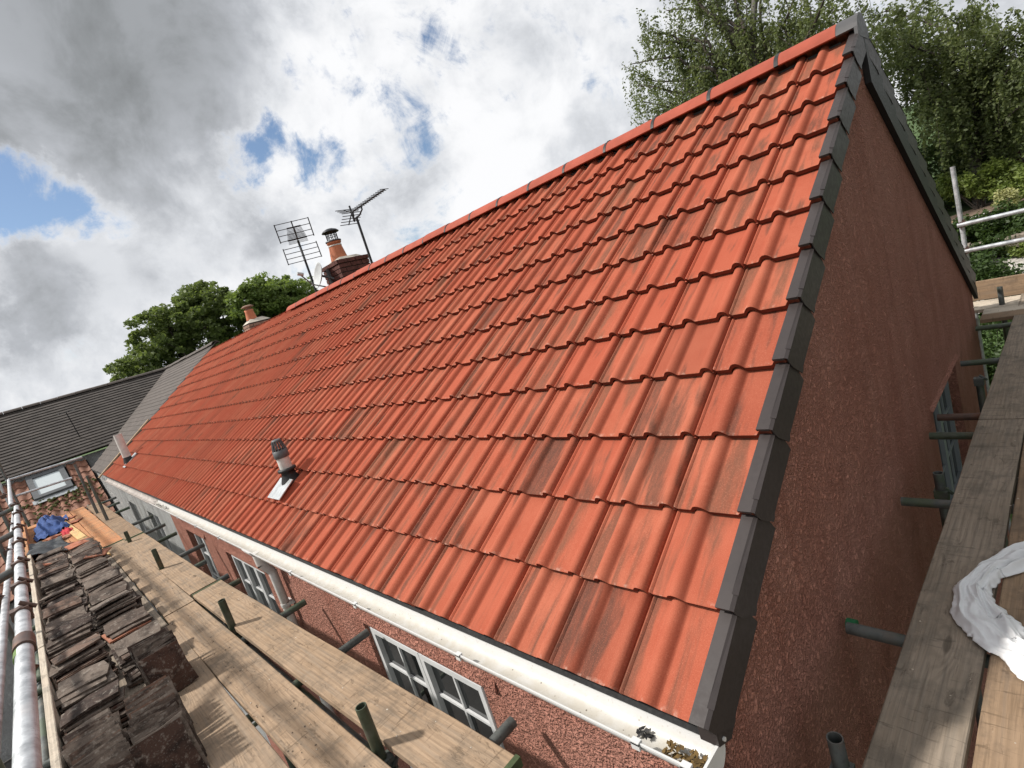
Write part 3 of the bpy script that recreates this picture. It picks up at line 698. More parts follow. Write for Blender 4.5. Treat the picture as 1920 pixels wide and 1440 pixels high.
# leaf litter caught in the gutter
def clump(cx, cy, cz, lx, ly, lz, n, seed):
    r = random.Random(seed); mb = MB()
    for i in range(n):
        p = Vector((cx + r.uniform(-lx, lx), cy + r.uniform(-ly, ly), cz + r.uniform(0, lz))); a = r.uniform(0, 6.28); s = r.uniform(.006, .016)
        d = Vector((math.cos(a), math.sin(a), r.uniform(-.4, .4))) * s; e_ = Vector((-math.sin(a), math.cos(a), r.uniform(-.4, .4))) * s * .5
        mb.add([p - d, p + e_, p + d, p - e_], [(0, 1, 2, 3)])
    return mb
obj('leaf_litter', clump(-.03, GY - .01, GZ - .050, .065, .022, .03, 90, 1), M['rot'], kind='stuff', label='rotting leaf litter in the open end of the white gutter', cat='leaf litter')
obj('leaf_litter', clump(-.185, GY + .005, GZ - .050, .02, .01, .02, 16, 2), M['black'], kind='stuff', label='dark wet leaf lying in the white gutter', cat='leaf litter')
obj('leaf_litter', clump(-8.0, GY, GZ - .05, .5, .02, .04, 120, 3), M['black'], kind='stuff', label='dark debris clogging the far end of the white gutter', cat='leaf litter')

# --- soil and flue vents through the roof
P0 = roof_pt(3.83, .52, .03); vp = thing('tmp', P0, 'x', 'x'); vp.name = 'vent_pipe'; del vp['label']; del vp['category']; vp.parent = house; vp.location = P0 - wloc(house)
up = Vector((0, 0, 1)); lean = Vector((.0, -.10, 1)).normalized()
mb = slab(3.83 - .13, 3.83 + .15, .33, .52, .072, .080); obj('flashing', mb, M['lead'], vp)
B0 = P0 + Vector((0, 0, 0))
obj('collar', MB().lathe([(.085, .0), (.075, .03), (.058, .07), (.056, .10), (.075, .105), (.075, .125), (.05, .13)], B0, 16), M['black'], vp)
obj('pipe', MB().tube(B0 + up * .09, B0 + up * .235, .052, 16), M['ventgrey'], vp)
cw = obj('cowl', MB().lathe([(.058, .225), (.061, .228), (.061, .29), (.052, .292)], B0, 18), M['ventdark'], vp)
for i in range(14):
    a = 2 * math.pi * i / 14; c0 = Vector((math.cos(a) * .056, math.sin(a) * .056, .285)); c1 = Vector((math.cos(a) * .036, math.sin(a) * .036, .372))
    obj('cowl_slat', MB().tube(B0 + c0, B0 + c1, .0055, 6), M['ventdark'], cw)
obj('cowl_cap', MB().lathe([(.0, .385), (.034, .383), (.042, .37), (.036, .364), (0, .364)], B0, 18), M['ventdark'], cw)
P0 = roof_pt(12.9, .42, .03); v2 = thing('tmp', P0, 'x', 'x'); v2.name = 'vent_pipe'; del v2['label']; del v2['category']; v2.parent = house; v2.location = P0 - wloc(house)
obj('flashing', slab(12.9 - .17, 12.9 + .15, .28, .66, .04, .05), M['lead'], v2)
obj('collar', MB().lathe([(.10, 0), (.085, .06), (.065, .14), (.06, .16)], P0, 14), M['black'], v2)
obj('pipe', MB().tube(P0 + up * .12, P0 + up * .62, .075, 16, wall=.006), M['ventgrey'], v2)

# --- chimneys
def chimney(x0, x1, y0, y1, z0, z1, bm, parent, pots, label):
    ch = obj('chimney', MB().box(x0 + .012, x1 - .012, y0 + .012, y1 - .012, z0, z1), M['mortar'], parent); ch['label'] = label
    bh, bw = .065, .215; z = z0; row = 0
    while z < z1 - .02:
        for side in range(4):
            L = (x1 - x0) if side % 2 == 0 else (y1 - y0); a = -.11 if row % 2 else 0.0
            out = .018 if z > z1 - .085 else 0.0
            while a < L - .01:
                b0, b1 = max(a, 0) + .005, min(a + bw, L) - .005
                if b1 - b0 > .03:
                    if side == 0: q = (x0 + b0, x0 + b1, y0 - out, y0 + .02)
                    elif side == 2: q = (x0 + b0, x0 + b1, y1 - .02, y1 + out)
                    elif side == 1: q = (x1 - .02, x1 + out, y0 + b0, y0 + b1)
                    else: q = (x0 - out, x0 + .02, y0 + b0, y0 + b1)
                    j = random.uniform(-.003, .003); obj('brick', MB().box(q[0] + j * (side % 2), q[1] + j * (side % 2), q[2] + j * (side % 2 == 0), q[3] + j * (side % 2 == 0), z + .004, z + bh), bm, ch)
                a += bw + .0
        z += bh + .010; row += 1
    mb = MB(); mb.add([(x0 + .0, y0 + .0, z1), (x1 - .0, y0 + .0, z1), (x1 - .0, y1 - .0, z1), (x0 + .0, y1 - .0, z1), (x0 + .13, y0 + .13, z1 + .10), (x1 - .13, y0 + .13, z1 + .10), (x1 - .13, y1 - .13, z1 + .10), (x0 + .13, y1 - .13, z1 + .10)],
                      [(0, 1, 5, 4), (1, 2, 6, 5), (2, 3, 7, 6), (3, 0, 4, 7), (4, 5, 6, 7), (0, 3, 2, 1)]); obj('flaunching', mb, M['cement'], ch)
    return ch
ch = chimney(-8.13, -7.50, 3.5, 4.08, 1.6, 2.60, M['brick'], house, 1, 'dark brick chimney with a terracotta pot and black cowl')
pc = Vector((-7.86, 3.74, 2.68))
obj('chimney_pot', MB().lathe([(.150, 0), (.142, .06), (.112, .24), (.108, .29), (.125, .295), (.125, .33), (.10, .335), (.095, .2)], pc, 20), M['pot'], ch)
obj('pot_band', MB().lathe([(.116, .245), (.119, .25), (.119, .262), (.114, .266)], pc, 20), M['ventgrey'], ch)
obj('cowl', MB().lathe([(.135, .325), (.135, .345), (.095, .35)], pc, 18).lathe([(.0, .555), (.06, .55), (.12, .525), (.150, .495), (.146, .488), (.1, .508), (0, .52)], pc, 18), M['antenna'], ch)
for i in range(10):
    a = 2 * math.pi * i / 10; obj('cowl_bar', MB().tube(pc + Vector((.092 * math.cos(a), .092 * math.sin(a), .345)), pc + Vector((.092 * math.cos(a), .092 * math.sin(a), .515)), .007, 5), M['antenna'], ch)
obj('cowl_ring', MB().lathe([(.094, .42), (.098, .42), (.098, .43), (.094, .43)], pc, 16), M['antenna'], ch)
ch2 = chimney(-13.2, -12.75, 3.55, 4.1, 1.5, 2.42, M['brickold'], house, 1, 'pale brick chimney with a squat capped pot')
pc = Vector((-12.98, 3.75, 2.5))
obj('chimney_pot', MB().lathe([(.13, 0), (.12, .05), (.10, .2), (.105, .25), (.09, .25)], pc, 16), M['pot'], ch2)
obj('pot_cap', MB().lathe([(.075, .24), (.075, .30), (.14, .31), (.145, .33), (.09, .36), (0, .365)], pc, 16), M['brickold'], ch2)

# ------------------------------------------------------------------ grey-roofed house beyond, with its wing and pantiled lean-to
wing = thing('grey_roofed_house', (-20.5, 0, ZG), 'grey brown tiled house with a forward wing beyond the red roof', 'house')
XV = 18.4                                        # valley in plan: u = XV + y
SG = .157; HS = .015
def grey_piece(u0, u1, v, L=.20, t=.014, cut=False):
    """a flat plain tile (or a run of them) on the main slope; ends at the valley when cut"""
    mb = MB(); a, b = roof_pt(u0, v, HS + t + .010), roof_pt(u1, v, HS + t + .010)
    lo0, lo1 = roof_pt(u0, v, HS), roof_pt(u1, v, HS)
    ua = u1
    c, d = roof_pt(u0, v + L, HS + t), roof_pt(u1 + (L * cp if cut else 0), v + L, HS + t)
    mb.add([a, b, d, c, lo0, lo1], [(0, 3, 2, 1), (0, 1, 5, 4), (0, 4, 3), (1, 2, 5)]); return mb
U0 = -XE + .16
mslope = MB(); mslope.add([roof_pt(U0, 0, -.02), roof_pt(XV + .2, 0.0, -.02), roof_pt(XV + 4.05 * cp + .1, 4.05, -.02), roof_pt(U0, 4.05, -.02)], [(0, 3, 2, 1)])
ms = obj('roof', mslope, M['felt'], wing); ms['label'] = 'grey slope continuing the red roof'
n = 0; v = .02
while v < 3.98:
    uend = XV + v * cp
    if n < 8:
        u = U0 + (.083 if n % 2 else 0)
        obj('roof_tile', grey_piece(U0, u - .003, v), M['concrete'], ms) if u - U0 > .02 else None
        while u < uend - .02:
            j = random.uniform(-.004, .004); u2 = min(u + .212, uend)
            obj('roof_tile', grey_piece(u + .002, u2 - .002, v + j), M['concrete'], ms); u += .212
    else: obj('tile_course', grey_piece(U0, uend, v, cut=True), M['concrete'], ms)
    v += SG; n += 1
XR, ZRW = -(XV + 4.0 * cp) + .0, 4.0 * sp_ + HS  # wing ridge line runs along Y at this x
def wing_pt(s, y, h=0.0): return Vector((XR + s * cp + h * sp_, y, ZRW - s * sp_ + h * cp))    # s = distance down the slope
SE = 3.18; YWG = -5.2
mb = MB(); mb.add([wing_pt(0, YWG, -.03), wing_pt(SE, YWG, -.03), wing_pt(SE, -XV - wing_pt(SE, 0).x, -.03), wing_pt(0, -XV - XR, -.03)], [(0, 1, 2, 3)])
ws_ = obj('roof', mb, M['felt'], wing); ws_['label'] = 'wing roof slope of thin dark courses'
s = SE
while s > .1:
    yv = -XV - wing_pt(s, 0).x; s2 = max(s - .195, 0); yv2 = -XV - wing_pt(s2, 0).x
    mb = MB(); j = random.uniform(-.003, .003)
    ny = 14; ys = [YWG + (yv - YWG) * i / ny for i in range(ny + 1)]; wob = [random.uniform(-.006, .006) for _ in ys]
    A_ = [wing_pt(s + w_, y, .044) for y, w_ in zip(ys, wob)]; B_ = [wing_pt(s + w_, y, .004) for y, w_ in zip(ys, wob)]
    C_ = [wing_pt(s2, YWG + (yv2 - YWG) * i / ny, .012) for i in range(ny + 1)]
    k = ny + 1; mb.add(A_ + B_ + C_, [(i, i + 1, 2 * k + i + 1, 2 * k + i) for i in range(ny)] + [(k + i, k + i + 1, i + 1, i) for i in range(ny)])
    obj('tile_course', mb, M['concretedk'], ws_); s -= .145
rme = mesh_of('ridge_tile', ridge_mesh(.44, .12, .02, 70), M['concrete'])
y = -XV - XR
while y > YWG:
    o = inst('ridge_tile', rme, ws_, (XR, y, ZRW + .035 + random.uniform(-.006, .006)), (0, 0, -math.pi / 2)); y -= .45
x = XE - .2
while x > XR:
    inst('ridge_tile', rme, ms, (x - .44, 4.05 * cp + .02, 4.05 * sp_ + .05 + random.uniform(-.008, .008))); x -= .45
mb = MB(); mb.add([wing_pt(SE, YWG + .2, -.08) + Vector((-.15, 0, 0)), wing_pt(SE, .6, -.08) + Vector((-.15, 0, 0)), Vector((wing_pt(SE, 0).x - .15, .6, ZG)), Vector((wing_pt(SE, 0).x - .15, YWG + .2, ZG))], [(0, 3, 2, 1)])
obj('side_wall', mb, M['whitewall'], wing)
mb = MB(); mb.add([(XR - 2.6, YWG + .2, ZG), (XR + 2.5, YWG + .2, ZG), (XR + 2.5, YWG + .2, .45), (XR, YWG + .2, ZRW - .05), (XR - 2.6, YWG + .2, .45)], [(0, 1, 2, 3, 4)]); obj('end_wall', mb, M['whitewall'], wing)
# aerial on the wing roof
aw = thing('roof_aerial', wing_pt(2.4, .15, .0), 'small thin aerial on the wing roof', 'aerial')
b = wing_pt(2.4, .15, .0); obj('mast', MB().tube(b, b + Vector((.45, -.1, 1.05)) * .8, .012, 6), M['antenna'], aw); 
t_ = b + Vector((.45, -.1, 1.05)) * .8
obj('boom', MB().tube(t_ + Vector((-.2, -.2, 0)), t_ + Vector((.2, .2, 0)), .010, 5), M['antenna'], aw)
for i in range(4): obj('element', MB().tube(t_ + Vector((-.15 + .1 * i - .12, -.15 + .1 * i + .12, 0)), t_ + Vector((-.15 + .1 * i + .12, -.15 + .1 * i - .12, 0)), .006, 4), M['antenna'], aw)

lean = thing('lean_to_extension', (-17.3, -2, ZG), 'low extension roofed in old mossy red pantiles with a skylight', 'extension')
LX0, LZ0, LSL = wing_pt(SE, 0).x - .12, .33, .56; la = math.atan(LSL); lc, ls = math.cos(la), math.sin(la)
def lean_pt(s, y, h=0.0): return Vector((LX0 + s * lc + h * ls, y, LZ0 - s * ls + h * lc))
LL = 4.5
mb = MB(); mb.add([lean_pt(0, YWG, -.05), lean_pt(LL, YWG, -.05), lean_pt(LL, .05, -.05), lean_pt(0, .05, -.05)], [(0, 1, 2, 3)]); lr = obj('roof', mb, M['felt'], lean)
mb = MB(); e_ = lean_pt(LL, 0); mb.box(e_.x - .3, e_.x - .15, YWG + .1, .05, ZG, e_.z - .05); obj('wall', mb, M['whitewall'], lean)
def pantile_mesh():
    mb = MB(); n = 8; W_ = .235; vs = []
    for s_ in (0, .36):
        for i in range(n + 1):
            t = i / n; h = .028 * math.sin(2 * math.pi * t + .4) + .026 * (s_ / .36); vs.append((s_, t * W_, h))
    o = n + 1; mb.add(vs, [(i, o + i, o + i + 1, i + 1) for i in range(n)], True)
    lo = [(.36, v_[1], v_[2] - .02) for v_ in vs[o:]]
    mb.add(vs[o:] + lo, [(i, o + i, o + i + 1, i + 1) for i in range(n)])
    return mb
pme = mesh_of('pantile', pantile_mesh(), M['pantile'])
def lean_hit(px, py):
    d = ray(px, py); nrm = np.array([ls, 0, lc]); p0 = np.array(lean_pt(0, 0, .06)); t = nrm @ (p0 - CAM_C) / (nrm @ d); return Vector(CAM_C + t * d)
sk = [lean_hit(*q) for q in ((48, 896), (120, 876), (137, 910), (63, 940))]
sy0, sy1 = (sk[0].y + sk[3].y) / 2, (sk[1].y + sk[2].y) / 2
tos = lambda p: (p.x - LX0) / lc
ss0, ss1 = (tos(sk[0]) + tos(sk[1])) / 2, (tos(sk[2]) + tos(sk[3])) / 2
for r in range(14):
    for c_ in range(15):
        y_ = -3.42 + c_ * .228; s_ = .02 + r * .315
        if s_ + .36 > ss0 + .1 and s_ < ss1 - .05 and y_ + .2 > sy0 and y_ < sy1: continue
        o = inst('pantile', pme, lr, lean_pt(s_, y_ + random.uniform(-.006, .006), random.uniform(-.004, .006)), (0, la, random.uniform(-.02, .02)))
def lean_box(s0, s1, y0, y1, h0, h1):
    mb = MB(); vs = [lean_pt(s_, y_, h_) for s_ in (s0, s1) for y_ in (y0, y1) for h_ in (h0, h1)]
    mb.add(vs, [(0, 1, 3, 2), (4, 6, 7, 5), (0, 4, 5, 1), (2, 3, 7, 6), (0, 2, 6, 4), (1, 5, 7, 3)]); return mb
skl = obj('skylight', lean_box(ss0, ss1, sy0, sy1, -.02, .055), M['ventdark'], lean)
for q in ((ss0 - .002, ss0 + .12, sy0, sy1), (ss1 - .12, ss1, sy0, sy1), (ss0 + .12, ss1 - .12, sy0, sy0 + .13), (ss0 + .12, ss1 - .12, sy1 - .13, sy1)): obj('frame', lean_box(*q, .056, .11), M['ventdark'], skl)
obj('pane', lean_box(ss0 + .12, ss1 - .12, sy0 + .13, sy1 - .13, .06, .075), M['skyglass'], skl)
obj('apron', lean_box(ss1 + .004, ss1 + .18, sy0 - .05, sy1 + .05, .05, .06), M['lead'], skl)
# moss cushions on the pantiles
def moss(cx, cy, n, seed, rx=.25, ry=.35):
    r = random.Random(seed); mb = MB()
    for i in range(n):
        s_ = cx + r.gauss(0, rx); y_ = cy + r.gauss(0, ry); p = lean_pt(s_, y_, .05); q = r.uniform(.02, .05)
        mb.lathe([(q, -.02), (q * .9, q * .3), (q * .4, q * .7), (0, q * .75)], p, 6)
    return mb
M['moss'] = plain('moss', (.07, .075, .02), .98, .5, 20)
obj('moss', moss(ss1 + .35, sy0 + .25, 60, 4), M['moss'], lr, kind='stuff'); obj('moss', moss(ss1 + .15, sy1 + .1, 40, 5), M['moss'], lr, kind='stuff')

# ------------------------------------------------------------------ scaffolds
ZB = -.35; TR = .0242
def tube(parent, name, a, b, mat, wall=False, n=12):
    c = (Vector(a) + Vector(b)) / 2; L = (Vector(b) - Vector(a)).length
    mb = MB(); mb.tube((-L / 2, 0, 0), (L / 2, 0, 0), TR, n, wall=.004 if wall else 0)
    q = Vector((1, 0, 0)).rotation_difference((Vector(b) - Vector(a)).normalized())
    return obj(name, mb, mat, parent, Matrix.Translation(c) @ q.to_matrix().to_4x4())
def coupler(parent, p, ax, mat=None):
    p = Vector(p); mb = MB(); a = Vector(ax).normalized()
    mb.tube(p - a * .025, p + a * .025, .034, 10); o = a.orthogonal().normalized()
    mb.tube(p + o * .04 - a.cross(o) * .03, p + o * .04 + a.cross(o) * .03, .009, 6)
    s_ = .03; mb.box(p.x - s_, p.x + s_, p.y - s_, p.y + s_, p.z - s_, p.z + s_)
    return obj('coupler', mb, mat or M['rusty'], parent)
fs = thing('scaffold', (-7, -.9, ZG), 'tube scaffold along the front wall with galvanised guard rails', 'scaffold')
# putlogs: x, y of the wall end, material, green cap
PUT = [(-.945, 0.0, 'dull', 0), (-2.30, .033, 'dull', 1), (-3.22, .004, 'dull', 0), (-4.41, -.118, 'greentube', 0), (-4.70, -.138, 'dull', 0), (-5.51, -.144, 'dull', 0),
       (-6.21, .002, 'dull', 0), (-7.45, -.05, 'greentube', 0), (-8.35, -.03, 'dull', 0), (-9.47, -.01, 'dull', 0), (-11.41, -.09, 'dull', 0), (-12.64, -.11, 'dull', 0), (-13.64, -.06, 'dull', 0)]
for x, y1, m, capd in PUT:
    t_ = tube(fs, 'putlog', (x, -1.62, ZB - .066), (x, min(y1, .05), ZB - .066), M[m], True)
    if capd: obj('end_cap', MB().tube((x, y1 - .035, ZB - .066), (x, y1 + .006, ZB - .066), .0265, 12), M['greencap'], t_)
INNER = [(-1.33, -.425, -.15), (-3.37, -.448, -.14), (-5.80, -.48, -.13), (-7.87, -.505, -.2)]
for x, y, zt in INNER:
    tube(fs, 'upright', (x, y, ZG), (x - .012, y + .0, zt), M['greentube'], True); coupler(fs, (x + .0, y + .01, ZB - .09), (0, 0, 1), M['dull'])
for x, y in ((-10.54, -.50), (-11.86, -.53)): tube(fs, 'upright', (x, y, ZG), (x, y, at_x(160, 893, x).z if x > -11 else at_x(133, 873, x).z), M['dull'], True)
tube(fs, 'ledger', (-14.6, -.52, ZB - .118), (-.6, -.41, ZB - .118), M['dull'], True); tube(fs, 'ledger', (-14.6, -1.53, ZB - .118), (.9, -1.53, ZB - .118), M['dull'], True)
for z in (-2.3,): tube(fs, 'ledger', (-14.6, -.52, z), (-.6, -.45, z), M['dull'], True); tube(fs, 'ledger', (-14.6, -1.53, z), (.9, -1.53, z), M['dull'], True)
# outer uprights and guard rails
for x, zt in ((-2.7, .05), (-5.1, .9), (-7.6, .9), (-10.2, .9), (-12.9, .95)):
    tube(fs, 'upright', (x, -1.59, ZG), (x, -1.59, zt), M['dull'] if x > -12 else M['galv'], True)
    for z in (ZB - .118, .17): coupler(fs, (x, -1.56, z), (1, 0, 0))
    if zt > .5: coupler(fs, (x, -1.50, .62), (1, 0, 0))
ra = tube(fs, 'guard_rail', (-1.72, -1.247, .635), (-.2, -1.235, .645), M['galv'], False, 20); rb = tube(fs, 'guard_rail', (-1.72, -1.247, .635), (-7.9, -1.33, .62), M['galv'], False, 20)
sl = obj('rail_sleeve', MB().tube((-1.79, -1.2475, .635), (-1.66, -1.2462, .636), .031, 18), M['rusty'], fs)
obj('paint_band', MB().tube((-1.655, -1.2462, .636), (-1.58, -1.2455, .6365), .0252, 18), M['greeninside'], ra)
tube(fs, 'guard_rail', (-14.4, -1.5, .66), (-7.6, -1.36, .655), M['galv'], False, 14)
tube(fs, 'guard_rail', (-14.3, -1.57, .17), (-1.2, -1.50, .17), M['galv'], False, 14)
for x in (-2.2, -2.75, -3.4, -4.3, -5.2, -6.5, -7.6): coupler(fs, (x, -1.253 - (.085 if x < -7 else .012 * (-x - 2)), .632), (1, 0, 0), M['rusty'])
for x in (-3.4, -5.2, -7.6): tube(fs, 'brace', (x, -1.30, .62), (x + .3, -1.64, .60), M['dull'])
# end rails across the far end
for q0, q1 in (((10, 902), (154, 857)), ((30, 930), (135, 896))): tube(fs, 'guard_rail', at_x(*q0, -14.2), at_x(*q1, -14.2), M['galv'])
tube(fs, 'upright', (-14.2, -1.52, ZG), (-14.2, -1.52, 1.5), M['dull'])

def board(c0, c1, mat, label, width=.225, z=ZB, name='scaffold_board', group='scaffold boards', cat='plank', tilt=0.0, band=0, th=.038, wd=None):
    """a board from centre-line end c0 to c1 (x, y)"""
    a, b = Vector((c0[0], c0[1], z - th / 2)), Vector((c1[0], c1[1], z - th / 2)); d = b - a; L = d.length; yaw = math.atan2(d.y, d.x)
    mb = MB(); n = 10; W2 = width / 2; bv = .004; vs = []; fs_ = []
    r = random.Random(hash((round(c0[0], 2), round(c0[1], 2)))); bow = r.uniform(-.004, .004)
    for i in range(n + 1):
        x = -L / 2 + L * i / n; e1, e2 = r.uniform(-.0025, .0025), r.uniform(-.0025, .0025); zz = bow * (1 - (2 * i / n - 1) ** 2)
        y0, y1, z0, z1 = -W2 + e1, W2 + e2, -th / 2 + zz, th / 2 + zz
        vs += [(x, y0 + bv, z0), (x, y1 - bv, z0), (x, y1, z0 + bv), (x, y1, z1 - bv), (x, y1 - bv, z1), (x, y0 + bv, z1), (x, y0, z1 - bv), (x, y0, z0 + bv)]
        if i: fs_ += [((i - 1) * 8 + k, (i - 1) * 8 + (k + 1) % 8, i * 8 + (k + 1) % 8, i * 8 + k) for k in range(8)]
    fs_ += [tuple(range(8))[::-1], tuple(range(n * 8, n * 8 + 8))]
    mb.add(vs, fs_)
    Mx = Matrix.Translation((a + b) / 2) @ Matrix.Rotation(yaw, 4, 'Z') @ Matrix.Rotation(tilt, 4, 'X')
    o = obj(name, mb, mat, None, Mx, label, cat, group)
    for e_ in ([-1] if band & 1 else []) + ([1] if band & 2 else []):
        x0 = e_ * L / 2; bb = MB(); bb.box(min(x0, x0 - e_ * .0) - .0015 - (.022 if e_ > 0 else 0), x0 + .0015 + (.022 if e_ < 0 else 0), -W2 - .002, W2 + .002, -th / 2 - .002, th / 2 + .0018)
        eb = obj('end_band', bb, M['boardend'], None, Mx.copy()); eb.parent = o; eb.location = (0, 0, 0); eb.rotation_euler = (0, 0, 0)
    return o
B = M['board']
# inner row (next to the wall), then the walking rows
board((-.73, -.262), (-4.50, -.355), B, 'scaffold board by the wall, ending below the nearest paned window', .235, band=3)
board((-4.54, -.372), (-8.10, -.425), B, 'scaffold board by the wall, running beneath the white downpipe', band=2)
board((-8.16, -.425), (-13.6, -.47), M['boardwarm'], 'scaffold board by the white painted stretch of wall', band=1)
board((-.35, -.545), (-4.32, -.602), B, 'tan scaffold board outside the row of upright stubs, behind the tile bundles', .225)
board((-4.345, -.602), (-8.24, -.640), B, 'tan scaffold board beside the long pile of old tiles, meeting an orange one', .225, band=2)
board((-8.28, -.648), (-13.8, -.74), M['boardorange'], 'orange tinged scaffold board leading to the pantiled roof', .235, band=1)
board((-.2, -.815), (-4.1, -.815), B, 'tan scaffold board under the right edge of the tile bundles', .225)
board((-4.13, -.84), (-8.9, -.87), M['boardgrey'], 'grey scaffold board under the right half of the tile pile', .225)
board((-8.95, -.90), (-13.8, -.99), M['boardorange'], 'scaffold board tinted for orange light, beside the blue cloth', .24)
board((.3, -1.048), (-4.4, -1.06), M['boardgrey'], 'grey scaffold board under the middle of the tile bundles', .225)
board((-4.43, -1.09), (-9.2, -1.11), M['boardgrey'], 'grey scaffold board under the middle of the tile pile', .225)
board((-9.25, -1.15), (-13.9, -1.24), M['boardorange'], 'scaffold board tinted for orange light, under the blue cloth', .24)
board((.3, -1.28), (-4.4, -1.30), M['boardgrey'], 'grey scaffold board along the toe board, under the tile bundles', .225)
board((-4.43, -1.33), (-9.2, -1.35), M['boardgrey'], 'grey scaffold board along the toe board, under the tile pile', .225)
board((-9.25, -1.39), (-13.9, -1.47), M['boardorange'], 'scaffold board tinted for orange light, along the far toe board', .22)
board((-7.55, -.80), (-12.6, -1.04), M['boardyellow'], 'yellow new timber batten lying across the orange boards', .11, ZB + .036, 'timber_batten', None, 'timber', th=.03)
# toe boards on edge
def toe(c0, c1, mat, label):
    a, b = Vector((*c0, ZB + .085)), Vector((*c1, ZB + .085)); d = b - a; L = d.length
    return obj('toe_board', MB().bevbox(-L / 2, L / 2, -.019, .019, -.11, .11, .004), mat, None, Matrix.Translation((a + b) / 2) @ Matrix.Rotation(math.atan2(d.y, d.x), 4, 'Z'), label, 'plank', 'toe boards')
toe((-1.0, -1.39), (-4.5, -1.425), M['boardpale'], 'pale toe board on edge beside the upright tile bundles')
toe((-4.52, -1.425), (-9.0, -1.475), M['boardpale'], 'pale toe board on edge beside the long tile pile')
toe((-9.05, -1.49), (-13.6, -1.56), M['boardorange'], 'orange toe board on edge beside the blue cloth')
# lower lift boards, seen down past the guard rails
for i in range(3): board((-3.6, -1.75 - .235 * i), (-7.4, -1.78 - .235 * i), M['boardgrey'], 'grey board of the lower lift below the galvanised rail', .225, -2.2, group='lower lift boards')
for x in (-4, -5.5, -7): tube(fs, 'putlog', (x, -2.5, -2.265), (x, -.2, -2.265), M['dull'])

# gable scaffold
gs = thing('scaffold', (.9, 3, ZG), 'dull tube scaffold around the gable wall', 'scaffold')
for y, x0, m, capd in ((1.043, -.0, 'dull', 1), (2.156, .03, 'dull', 0), (3.083, .03, 'greentube', 0), (3.418, .048, 'rusty', 0), (4.69, .03, 'dull', 0), (5.87, .033, 'dull', 0)):
    x0 = max(x0, XG + .03); t_ = tube(gs, 'putlog', (x0, y, ZB - .066), (1.75, y + (.0 if y > 2 else -.04), ZB - .066), M[m], True)
    if capd: obj('end_cap', MB().tube((x0 - .006, y, ZB - .066), (x0 + .03, y, ZB - .066), .0265, 12), M['greencap'], t_)
for x, y, zt in ((.185, .40, -.31), (.20, 2.33, -.32), (.20, 4.28, -.42), (.215, 6.55, -.16)):
    u_ = tube(gs, 'upright', (x, y, ZG), (x, y, zt), M['dull'], True, 16); 
    obj('tube_lining', MB().lathe([(.0195, -.10), (.0195, -.002)], (x, y, zt), 16), M['greeninside'], u_)
    coupler(gs, (x + .0, y, ZB - .10), (0, 1, 0), M['dull'])
tube(gs, 'ledger', (.31, -.2, ZB - .118), (.36, 6.9, ZB - .118), M['dull'], True); tube(gs, 'ledger', (1.6, -1.6, ZB - .118), (1.6, 6.9, ZB - .118), M['dull'], True)
for y in (-1.2, 1.1, 3.4, 5.7): tube(gs, 'upright', (1.66, y, ZG), (1.66, y, 1.0), M['galv'], True)
for z in (.2, .66): tube(gs, 'guard_rail', (1.61, -1.6, z), (1.61, 7.3, z), M['galv'], True)
G_ = M['boardgrey']
board((.357, -.55), (.405, 3.185), G_, 'broad weathered scaffold board along the gable, under the white plastic', .222)
board((.405, 3.20), (.46, 6.95), G_, 'weathered scaffold board along the far half of the gable', .222)
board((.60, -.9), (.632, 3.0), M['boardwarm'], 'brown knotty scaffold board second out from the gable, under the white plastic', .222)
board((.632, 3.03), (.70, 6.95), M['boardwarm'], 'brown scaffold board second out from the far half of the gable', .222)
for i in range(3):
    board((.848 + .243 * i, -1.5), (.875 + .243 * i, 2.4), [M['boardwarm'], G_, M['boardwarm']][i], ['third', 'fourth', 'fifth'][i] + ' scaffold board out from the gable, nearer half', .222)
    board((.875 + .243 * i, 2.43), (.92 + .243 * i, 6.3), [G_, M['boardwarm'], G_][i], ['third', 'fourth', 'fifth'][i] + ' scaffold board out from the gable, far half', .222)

# rear scaffold
rs = thing('scaffold', (.5, 7.0, ZG), 'galvanised tube scaffold across the garden side', 'scaffold')
RB = [(6.05, 'boardwarm', 'brown scaffold board across the garden side, closest to the house'), (6.29, 'boardpale', 'pale board across the garden side, second from the house'), (6.53, 'boardpale', 'pale board across the garden side, third from the house'), (6.77, 'boardpale', 'pale board across the garden side against the toe board')]
for i, (y, m, l) in enumerate(RB): board((XG + .06 if y < YB + .15 else -5.0, y + .03), (3.0, y + .05), M[m], l, .225, ZB - .003)
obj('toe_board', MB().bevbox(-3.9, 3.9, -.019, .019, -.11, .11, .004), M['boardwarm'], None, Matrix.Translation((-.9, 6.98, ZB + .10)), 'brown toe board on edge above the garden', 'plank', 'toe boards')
yr_ = 7.10
p = at_y(1788, 312, yr_); tube(rs, 'upright', (p.x, yr_, ground_z(yr_)), (p.x - .01, yr_, p.z), M['galv'], True)
for q0, q1 in (((1795, 424), (1918, 394)), ((1812, 471), (1918, 449))):
    a, b = at_y(*q0, yr_ - .05), at_y(*q1, yr_ - .05); z = (a.z + b.z) / 2
    tube(rs, 'guard_rail', (a.x - (0 if q0[1] < 450 else .9), yr_ - .05, z), (3.2, yr_ - .05, z), M['galv'], True); coupler(rs, (p.x, yr_ - .03, z), (0, 1, 0))
for x in (-4.2, 2.8): tube(rs, 'upright', (x, yr_, ground_z(yr_)), (x, yr_, 1.0), M['galv'], True)
for x in (-4, -1.5, .9, 2.6): tube(rs, 'putlog', (x, 6.0 if x > .1 else 6.4, ZB - .07), (x, 7.25, ZB - .07), M['dull'])

